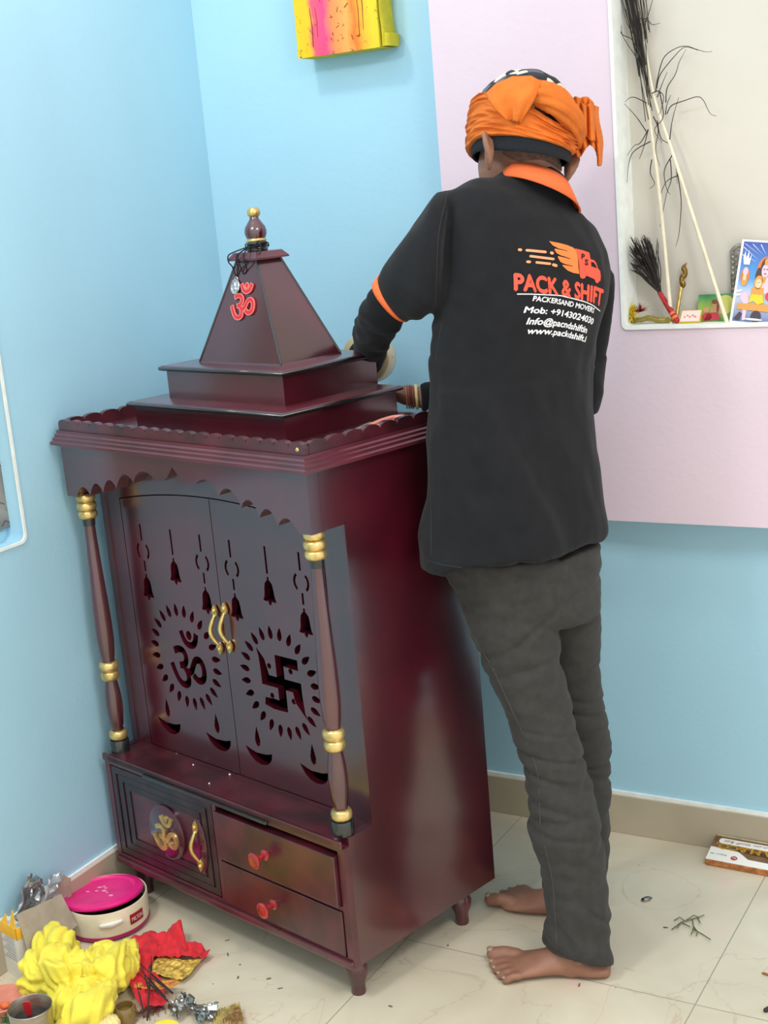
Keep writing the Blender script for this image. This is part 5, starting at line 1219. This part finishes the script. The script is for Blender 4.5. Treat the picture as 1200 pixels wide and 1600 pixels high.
def pot_patch(name, x0, x1, z0, z1, r, m, th=.0006):
    bm = bm_new(); n = 12; g = [[bm.verts.new(on_pot(x0 + (x1 - x0) * i / n, z, r)) for z in (z0, z1)] for i in range(n + 1)]
    for i in range(n): bm.faces.new((g[i][0], g[i + 1][0], g[i + 1][1], g[i][1]))
    bmesh.ops.solidify(bm, geom=bm.faces[:], thickness=-th); return obj(name, bm, m, bd, smooth=40)
pot_patch('red_sticker', .044, .082, .026, .049, .0902, mat('red sticker', lin(204, 40, 44), .4))
V, F, _, x0, x1 = text2d('MILTON', .0, 3); V, F = fine(V, F, .3)
bm = bm_new(); vs = [bm.verts.new(on_pot(.048 + (x - x0) / (x1 - x0) * .030, .033 + y / .72 * .009, .0912)) for x, y in V]
for f in F:
    try: bm.faces.new([vs[i] for i in f])
    except ValueError: pass
obj('lettering', bm, M_PRTW, bd)
bm = bm_new(); add_tube(bm, [on_pot(-.016, .044, .094), on_pot(.004, .045, .096), on_pot(.022, .046, .094)], [.006, .008, .006], 12, flat=.7); obj('clip', bm, M_WHITE, bd, smooth=50)

def lump(name, blobs, voxel, fn, m, label, cat, it=3, loc=None):
    bm = bm_new()
    for c, ax in blobs: add_ell(bm, c, ax, 18)
    b = remesh(bm, voxel, it); displace(b, fn)
    for v in b.verts: v.co.z = max(v.co.z, .0008)
    o = obj(name, b, m, smooth='all'); return tag(o, label, cat)
M_YEL = mat('lemon cotton', lin(232, 216, 74), .85, var=.08, scale=18, bump=.1, bump_scale=300, sheen=.1)
def yfold(p, n):
    q = p - Vector((-.56, -.14, 0)); w = Vector((noise.noise(q * 9), noise.noise(q * 9 + Vector((5, 0, 0))), noise.noise(q * 9 + Vector((0, 7, 0))))) * .35
    a = Vector((q.x * 15 + q.y * 6, q.y * 9 - q.z * 5, q.z * 12 + q.x * 5)) + w
    cr = lambda v, s_: max(0, 1 - abs(noise.noise(v)) * s_)
    l_ = q.dot(RH * .75 + UP * .45 + FH * .2); m_ = q.dot(UP * .8 - RH * .5); f_ = q.dot(FH * .8 - UP * .3)
    return .010 * ridge((l_ * 5 + w.x, m_ * 17 + w.y, f_ * 14)) + .006 * noise.noise(a) + .014 * cr(a * .8 + Vector((3, 1, 2)), 4.5) - .015 * cr(a * 1.1 + Vector((9, 4, 1)), 5.5) + .006 * cr(a * 2.0, 5) - .007 * cr(a * 2.3 + Vector((1, 8, 3)), 6)
lump('yellow_cloth', [(atz(88, 1488, .070), (.050, .045, .048)), (atz(66, 1520, .05), (.042, .05, .05)), (atz(100, 1520, .06), (.055, .055, .045)), (atz(158, 1515, .052), (.052, .058, .044)), (atz(178, 1520, .035), (.040, .055, .035)), (atz(130, 1570, .035), (.075, .05, .038)), (atz(190, 1500, .03), (.028, .04, .03)), (atz(105, 1590, .02), (.05, .04, .025))], 0.0035, yfold, M_YEL, 'crumpled lemon yellow cotton cloth heaped on the floor', 'cloth', 22)
# red offering cloth with gold borders
M_REDC = mat('red offering cloth', lin(206, 26, 42), .75, var=.15, scale=40, sheen=.1); M_GOLDC = mat('gold brocade', lin(216, 178, 84), .45, metal=.2, var=.5, scale=110, bump=.3, bump_scale=220)
def sheet(name, pix, res, zfn, m, parent=None, th=.0015, mi=None):
    P = [Vector((q.x, q.y)) for q in (atz(x, y, .008) for x, y in pix)]
    x0, x1 = min(p.x for p in P), max(p.x for p in P); y0, y1 = min(p.y for p in P), max(p.y for p in P)
    me = fill2d([[(p.x, p.y) for p in P]], 0.0); bm = bm_new(); bm.from_mesh(me); bpy.data.meshes.remove(me)
    for _ in range(7):
        es = [e for e in bm.edges if e.calc_length() > res]
        if not es: break
        bmesh.ops.subdivide_edges(bm, edges=es, cuts=1); bmesh.ops.triangulate(bm, faces=bm.faces[:])
    for v in bm.verts: v.co.z = max(.0012, zfn(v.co.x, v.co.y))
    bm.normal_update()
    bmesh.ops.solidify(bm, geom=bm.faces[:], thickness=th)
    return obj(name, bm, m, parent, smooth='all', world=parent is not None)
rc = atz(250, 1510)
rcl = thing('offering_cloth', 'rumpled red cloth with gold brocade borders beside the yellow cloth', 'cloth', (rc.x, rc.y, 0))
tip = atz(284, 1475)
def rz_(x, y):
    d = math.hypot(x - tip.x, y - tip.y); return .010 + .010 * ridge((x * 22, y * 24, 1)) + .007 * ridge((x * 45 + y * 20, y * 30, 5)) + .032 * math.exp(-(d / .022) ** 2) + .004 * noise.noise(Vector((x * 90, y * 90, 0)))
sheet('red_field', [(205, 1470), (228, 1465), (243, 1461), (262, 1468), (276, 1462), (284, 1458), (289, 1474), (292, 1482), (305, 1479), (318, 1486), (329, 1494), (318, 1503), (300, 1502), (282, 1500), (262, 1504), (245, 1500), (238, 1512), (232, 1524), (250, 1534), (262, 1542), (258, 1558), (262, 1572), (248, 1577), (228, 1580), (214, 1570), (205, 1550), (200, 1520)], .006, rz_, M_REDC, rcl)
sheet('gold_border', [(238, 1505), (250, 1498), (268, 1496), (285, 1502), (304, 1502), (319, 1498), (308, 1512), (296, 1526), (284, 1534), (262, 1530), (238, 1522)], .005, lambda x, y: .010 + .004 * ridge((x * 30, y * 40, 2)) + .0015 * noise.noise(Vector((x * 300, y * 300, 0))), M_GOLDC, rcl)
sheet('gold_trim', [(214, 1544), (240, 1543), (262, 1543), (278, 1543), (285, 1546), (270, 1554), (250, 1558), (224, 1556), (210, 1554)], .006, lambda x, y: .022 + .004 * ridge((x * 40, y * 30, 2)), mat('orange gold brocade', lin(214, 140, 66), .45, metal=.15, var=.5, scale=120), rcl)
bm = bm_new()
for k in range(46):
    t = random.random(); p = atz(196 + 66 * t, 1572 + 8 * math.sin(t * 3) + random.uniform(-4, 4), .004); a = random.uniform(-2.6, -.6)
    add_tube(bm, [p, p + Vector((.010 * math.cos(a), .010 * math.sin(a), .003)), p + Vector((.017 * math.cos(a), .017 * math.sin(a), -.002))], .0007, 4)
obj('fringe', bm, mat('maroon fringe', lin(96, 34, 34), .7), rcl, smooth='all', world=True)
M_INC = mat('burnt incense', lin(44, 34, 34), .85)
for k, (a, b) in enumerate((((219, 1506), (270, 1552)), ((217, 1512), (258, 1558)), ((237, 1494), (230, 1594)), ((216, 1520), (262, 1564)), ((213, 1536), (224, 1578)), ((222, 1510), (234, 1552)), ((232, 1524), (266, 1548)))):
    A, B_ = atz(a[0], a[1], .034 + .002 * k), atz(b[0], b[1], .030 + .001 * k)
    bm = bm_new(); add_tube(bm, [A, A.lerp(B_, .35), A.lerp(B_, .36), B_], [.0009, .0009, .0019, .0017], 6)
    tag(obj('incense_stick', bm, M_INC), 'thin dark incense stick lying across the red offering cloth', 'incense stick', 'incense sticks on the red cloth')
# yellow and white carton
kc = atz(37, 1533)
bx = thing('paper_carton', 'tall white paper carton with an orange yellow torn top at the left edge', 'carton', (kc.x, kc.y, 0)); 
M_CT = mat('white carton', lin(222, 220, 212), .6, var=.06, scale=30); M_CY = mat('orange yellow carton', lin(240, 182, 46), .55, var=.08, scale=30); M_CB = mat('grey brown card', lin(176, 164, 146), .75, var=.12, scale=25)
e1_ = (atz(2, 1512) - kc); e1_.z = 0; e1_.normalize(); e2_ = Vector((-e1_.y, e1_.x, 0))
if e2_.dot(FH) < 0: e2_ = -e2_
HB_, WB_, DB_ = .115, .070, .022
def cw(a, b, z): return Vector((kc.x, kc.y, 0)) + e1_ * a + e2_ * b + UP * z
bm = bm_new(); add_loft(bm, [[cw(0, 0, z), cw(WB_, 0, z), cw(WB_, DB_, z), cw(0, DB_, z)] for z in (.0005, HB_)]); obj('carton_body', bm, M_CT, bx, world=True)
bm = bm_new()
add_loft(bm, [[cw(-.0006, -.0006, z), cw(WB_, -.0006, z), cw(WB_, .0006, z), cw(-.0006, .0006, z)] for z in (HB_ * .80, HB_ + .002)])
add_loft(bm, [[cw(-.0006, -.0006, z), cw(.0008, -.0006, z), cw(.0008, DB_, z), cw(-.0006, DB_, z)] for z in (HB_ * .80, HB_ + .002)])
for a0, a1, top in ((0, .022, .040), (.030, .055, .022)):
    add_loft(bm, [[cw(a0, 0, HB_), cw(a1, 0, HB_), cw(a1, .0012, HB_), cw(a0, .0012, HB_)], [cw(a0 + .006, .004, HB_ + top), cw(a0 + .010, .004, HB_ + top), cw(a0 + .010, .0052, HB_ + top), cw(a0 + .006, .0052, HB_ + top)]])
obj('torn_top', bm, M_CY, bx, world=True)
bm = bm_new()
for k in range(9):
    z = .088 - .006 * k; add_loft(bm, [[cw(.012, -.0009, z), cw(.012 + .030 + .008 * (k % 3), -.0009, z), cw(.012 + .030 + .008 * (k % 3), -.0003, z), cw(.012, -.0003, z)], [cw(.012, -.0009, z + .0022), cw(.012 + .030 + .008 * (k % 3), -.0009, z + .0022), cw(.012 + .030 + .008 * (k % 3), -.0003, z + .0022), cw(.012, -.0003, z + .0022)]])
obj('printed_lines', bm, mat('grey print', lin(170, 172, 178), .6), bx, world=True)
# open grey card pouch with crumpled foil in it
fo0 = atz(80, 1470)
def foil(name, pix, hgt, label, m, seed, z0, grp=None):
    P = [atx(x, y, z) for x, y, z in pix]; bm = bm_new(); n = 14; g = []
    for i in range(n + 1):
        row = []
        for j in range(n + 1):
            u, v = i / n, j / n; p = P[0].lerp(P[1], u).lerp(P[3].lerp(P[2], u), v)
            p = p + Vector((max(-.3, noise.noise(Vector((u * 4 + seed, v * 4, 1)))), noise.noise(Vector((u * 4, v * 4 + seed, 2))), noise.noise(Vector((u * 5, v * 3, seed))) * .7)) * .013
            row.append(bm.verts.new(p))
        g.append(row)
    for i in range(n):
        for j in range(n):
            a, b, c, d = g[i][j], g[i + 1][j], g[i + 1][j + 1], g[i][j + 1]; bm.faces.new((a, b, c)); bm.faces.new((a, c, d))
    bmesh.ops.solidify(bm, geom=bm.faces[:], thickness=.0008)
    return tag(obj(name, bm, m), label, 'foil', grp)
M_FOIL = mat('aluminium foil', lin(208, 208, 206), .22, metal=.95); M_FOILW = mat('white foil', lin(236, 238, 238), .28, metal=.7)
cpz = thing('card_pouch', 'grey brown folded card pouch leaning between the carton and the pink-lidded container', 'pouch', (fo0.x, fo0.y, 0))
def slabx(parent, name, pix, th, m): return slab(parent, name, pix, th, m, atx)
def slab(parent, name, pix, th, m, at_=atz):
    P = [at_(x, y, z) for x, y, z in pix]; bm = bm_new(); f = bm.faces.new([bm.verts.new(p) for p in P]); bmesh.ops.subdivide_edges(bm, edges=bm.edges[:], cuts=6, use_grid_fill=True)
    for v in bm.verts: v.co += Vector((0, 0, .003 * noise.noise(v.co * 40)))
    bmesh.ops.solidify(bm, geom=bm.faces[:], thickness=th); return obj(name, bm, m, parent, world=True)
slabx(cpz, 'front_flap', [(25, 1430, -.690), (95, 1397, -.692), (120, 1446, -.668), (52, 1510, -.650)], .0015, M_CB)
slabx(cpz, 'back_flap', [(60, 1420, -.735), (98, 1366, -.737), (110, 1372, -.737), (112, 1420, -.735)], .0015, M_CB)
foil('crumpled_foil', [(24, 1432, -.700), (72, 1408, -.705), (66, 1372, -.728), (44, 1366, -.728)], 0, 'dull silver crumpled foil standing in the grey card pouch, left piece', M_FOIL, 3.1, 0, 'crumpled foil in the card pouch')
foil('crumpled_foil', [(62, 1412, -.703), (90, 1398, -.705), (98, 1357, -.728), (72, 1374, -.728)], 0, 'bright white crumpled foil in the grey card pouch, nearest the pink lid', M_FOILW, 7.7, 0, 'crumpled foil in the card pouch')
# clay plate and steel tumbler at the corner
cl = atz(2, 1562, .028)
pl_ = thing('clay_plate', 'terracotta pink clay plate at the left edge behind the steel tumbler', 'plate', (cl.x, cl.y, 0))
M_CLAY = mat('pink terracotta', lin(204, 128, 108), .7, var=.15, scale=30)
bm = bm_new(); add_lathe(bm, [(0, .0005), (.030, .0005), (.034, .01), (.046, .024), (.050, .030), (.048, .032), (.043, .027), (.03, .022), (0, .021)], n=48); obj('dish', bm, M_CLAY, pl_, smooth=50)
bm = bm_new(); add_ell(bm, (.02, -.012, .028), (.012, .008, .006), 10); displace(bm, lambda p, n: .003 * noise.noise(p * 120)); obj('ember_paste', bm, mat('orange paste', lin(226, 110, 60), .7), pl_, smooth='all')
tc_ = atz(46.5, 1573, .085)
tu = thing('steel_tumbler', 'scratched steel tumbler with a red strip inside at the lower left', 'tumbler', (tc_.x, tc_.y, 0))
M_STEEL = mat('worn steel', lin(176, 168, 154), .3, metal=.9, var=.15, scale=40, stretch=(1, 1, 8))
bm = bm_new(); add_lathe(bm, [(0, .0005), (.034, .0005), (.036, .004), (.0405, .083), (.0415, .085), (.0405, .0865), (.0395, .085), (.0350, .010), (0, .009)], n=56); tb = obj('cup', bm, M_STEEL, tu, smooth=50)
bm = bm_new(); add_lathe(bm, [(0, .0095), (.0352, .0095), (.0375, .058), (.02, .060), (0, .0595)], n=40); obj('dark_cup_inside', bm, mat('dark tumbler inside', lin(34, 30, 28), .6), tu, smooth=40)  # near-black plug inside the cup, darker than its steel
ts = atz(44, 1572, .078)
bm = bm_new(); b0 = Vector((ts.x - tc_.x, ts.y - tc_.y, .058)); add_loft(bm, [[b0 + RH * x * w + FH * y * .002 for x, y in ((-1, -1), (1, -1), (1, 1), (-1, 1))] + [] for w in (.004,)] + [[b0 + UP * z - FH * z * .2 + RH * (x * w) + FH * y * .002 for x, y in ((-1, -1), (1, -1), (1, 1), (-1, 1))] for z, w in ((.012, .007), (.030, .0068), (.034, .005))])
obj('red_strip', bm, M_RED, tu, smooth=40)
# packets at the bottom edge
fk = atz(290, 1580)
fg = thing('foil_packet', 'open silver foil packet stuffed with green tinsel at the bottom edge', 'packet', (fk.x, fk.y, 0))
def crumple(name, pix, m, parent, seed, amp=.008, n=16, th=.0008):
    P = [atz(x, y, z) for x, y, z in pix]; bm = bm_new(); g = []
    for i in range(n + 1):
        row = []
        for j in range(n + 1):
            u, v = i / n, j / n; p = P[0].lerp(P[1], u).lerp(P[3].lerp(P[2], u), v)
            p = p + Vector((noise.noise(Vector((u * 5 + seed, v * 5, 1))), noise.noise(Vector((u * 5, v * 5 + seed, 2))), noise.noise(Vector((u * 6, v * 6, seed))))) * amp; p.z = max(p.z, .002); row.append(bm.verts.new(p))
        g.append(row)
    for i in range(n):
        for j in range(n):
            a, b, c, d = g[i][j], g[i + 1][j], g[i + 1][j + 1], g[i][j + 1]; bm.faces.new((a, b, c)); bm.faces.new((a, c, d))
    bmesh.ops.solidify(bm, geom=bm.faces[:], thickness=th); return obj(name, bm, m, parent, world=True)
crumple('foil_wall', [(262, 1570, .008), (285, 1550, .03), (300, 1562, .03), (276, 1592, .012)], M_FOIL, fg, 1.7)
crumple('foil_wall', [(282, 1552, .026), (300, 1556, .03), (324, 1590, .016), (312, 1600, .010)], M_FOIL, fg, 4.2)
bm = bm_new()
for k in range(130):
    c = atz(random.uniform(274, 318), random.uniform(1572, 1602), .018); d = Vector((random.gauss(0, 1), random.gauss(0, 1), random.gauss(.3, 1))).normalized() * random.uniform(.008, .02)
    e = c + d; e.z = max(e.z, .002); add_tube(bm, [c, c.lerp(e, .5) + Vector((0, 0, .002)), e], [.0012, .0010, .0004], 4, flat=.4)
obj('green_tinsel', bm, mat('green tinsel', lin(40, 116, 62), .3, metal=.4, var=.4, scale=80), fg)
gk = atz(345, 1590)
gd = thing('gold_packet', 'torn silver and gold lined packet lying open at the bottom edge', 'packet', (gk.x, gk.y, 0))
M_GFO = mat('gold foil', lin(236, 214, 150), .4, metal=.2, var=.3, scale=90)
crumple('silver_flap', [(308, 1570, .012), (342, 1566, .02), (334, 1592, .012), (312, 1590, .008)], M_FOIL, gd, 2.2, .004)
P_ = [atz(x, y, z) for x, y, z in ((330, 1582, .008), (374, 1565, .022), (381, 1598, .012), (336, 1606, .006))]
bm = bm_new(); g = []
for i in range(121):
    row = []
    for j in range(7):
        u, v = i / 120, j / 6; p = P_[0].lerp(P_[1], u).lerp(P_[3].lerp(P_[2], u), v); p.z = max(.002, p.z + .0022 * math.sin(u * 70) * (1 - .4 * v)); row.append(bm.verts.new(p))
    g.append(row)
for i in range(120):
    for j in range(6): bm.faces.new((g[i][j], g[i + 1][j], g[i + 1][j + 1], g[i][j + 1]))
bmesh.ops.solidify(bm, geom=bm.faces[:], thickness=.0006); obj('pleated_gold', bm, M_GFO, gd, world=True)
crumple('brown_side', [(340, 1600, .006), (372, 1570, .022), (381, 1592, .016), (352, 1612, .004)], mat('brown gold card', lin(170, 130, 80), .45, metal=.3), gd, 5.5, .003)
slab(gd, 'white_tag', [(324, 1572, .022), (339, 1570, .022), (339, 1578, .02), (325, 1579, .02)], .0008, M_WHITE)
yc = atz(256, 1607, .02)
bm = bm_new(); add_lathe(bm, [(0, .001), (.028, .001), (.031, .004), (.031, .016), (.029, .019), (0, .0195)], (yc.x, yc.y, 0), 40); tag(obj('yellow_tub', bm, mat('yellow plastic', lin(236, 220, 60), .45), smooth=40), 'round yellow tub lid showing at the bottom edge', 'lid')
yb = atz(165, 1598, .02)
lump('cream_pouch', [(atz(160, 1602, .018), (.034, .03, .020)), (atz(163, 1586, .03), (.014, .014, .016))], .003, lambda p, n: .003 * math.sin(math.atan2(p.y - yb.y, p.x - yb.x) * 14), mat('cream muslin', lin(224, 208, 140), .8, var=.1, scale=30), 'small cream muslin pouch gathered at the top beside the tumbler', 'pouch', 2)
jb = atz(198, 1596)
bm = bm_new(); add_lathe(bm, [(0, .001), (.020, .001), (.022, .006), (.021, .028), (.018, .034), (.016, .034), (.017, .02), (0, .018)], (jb.x, jb.y, 0), 32); tag(obj('glass_jar', bm, mat('brown glass', lin(120, 96, 50), .15, coat=.6), smooth=50), 'small brown glass jar between the yellow cloth and red fringe', 'jar')
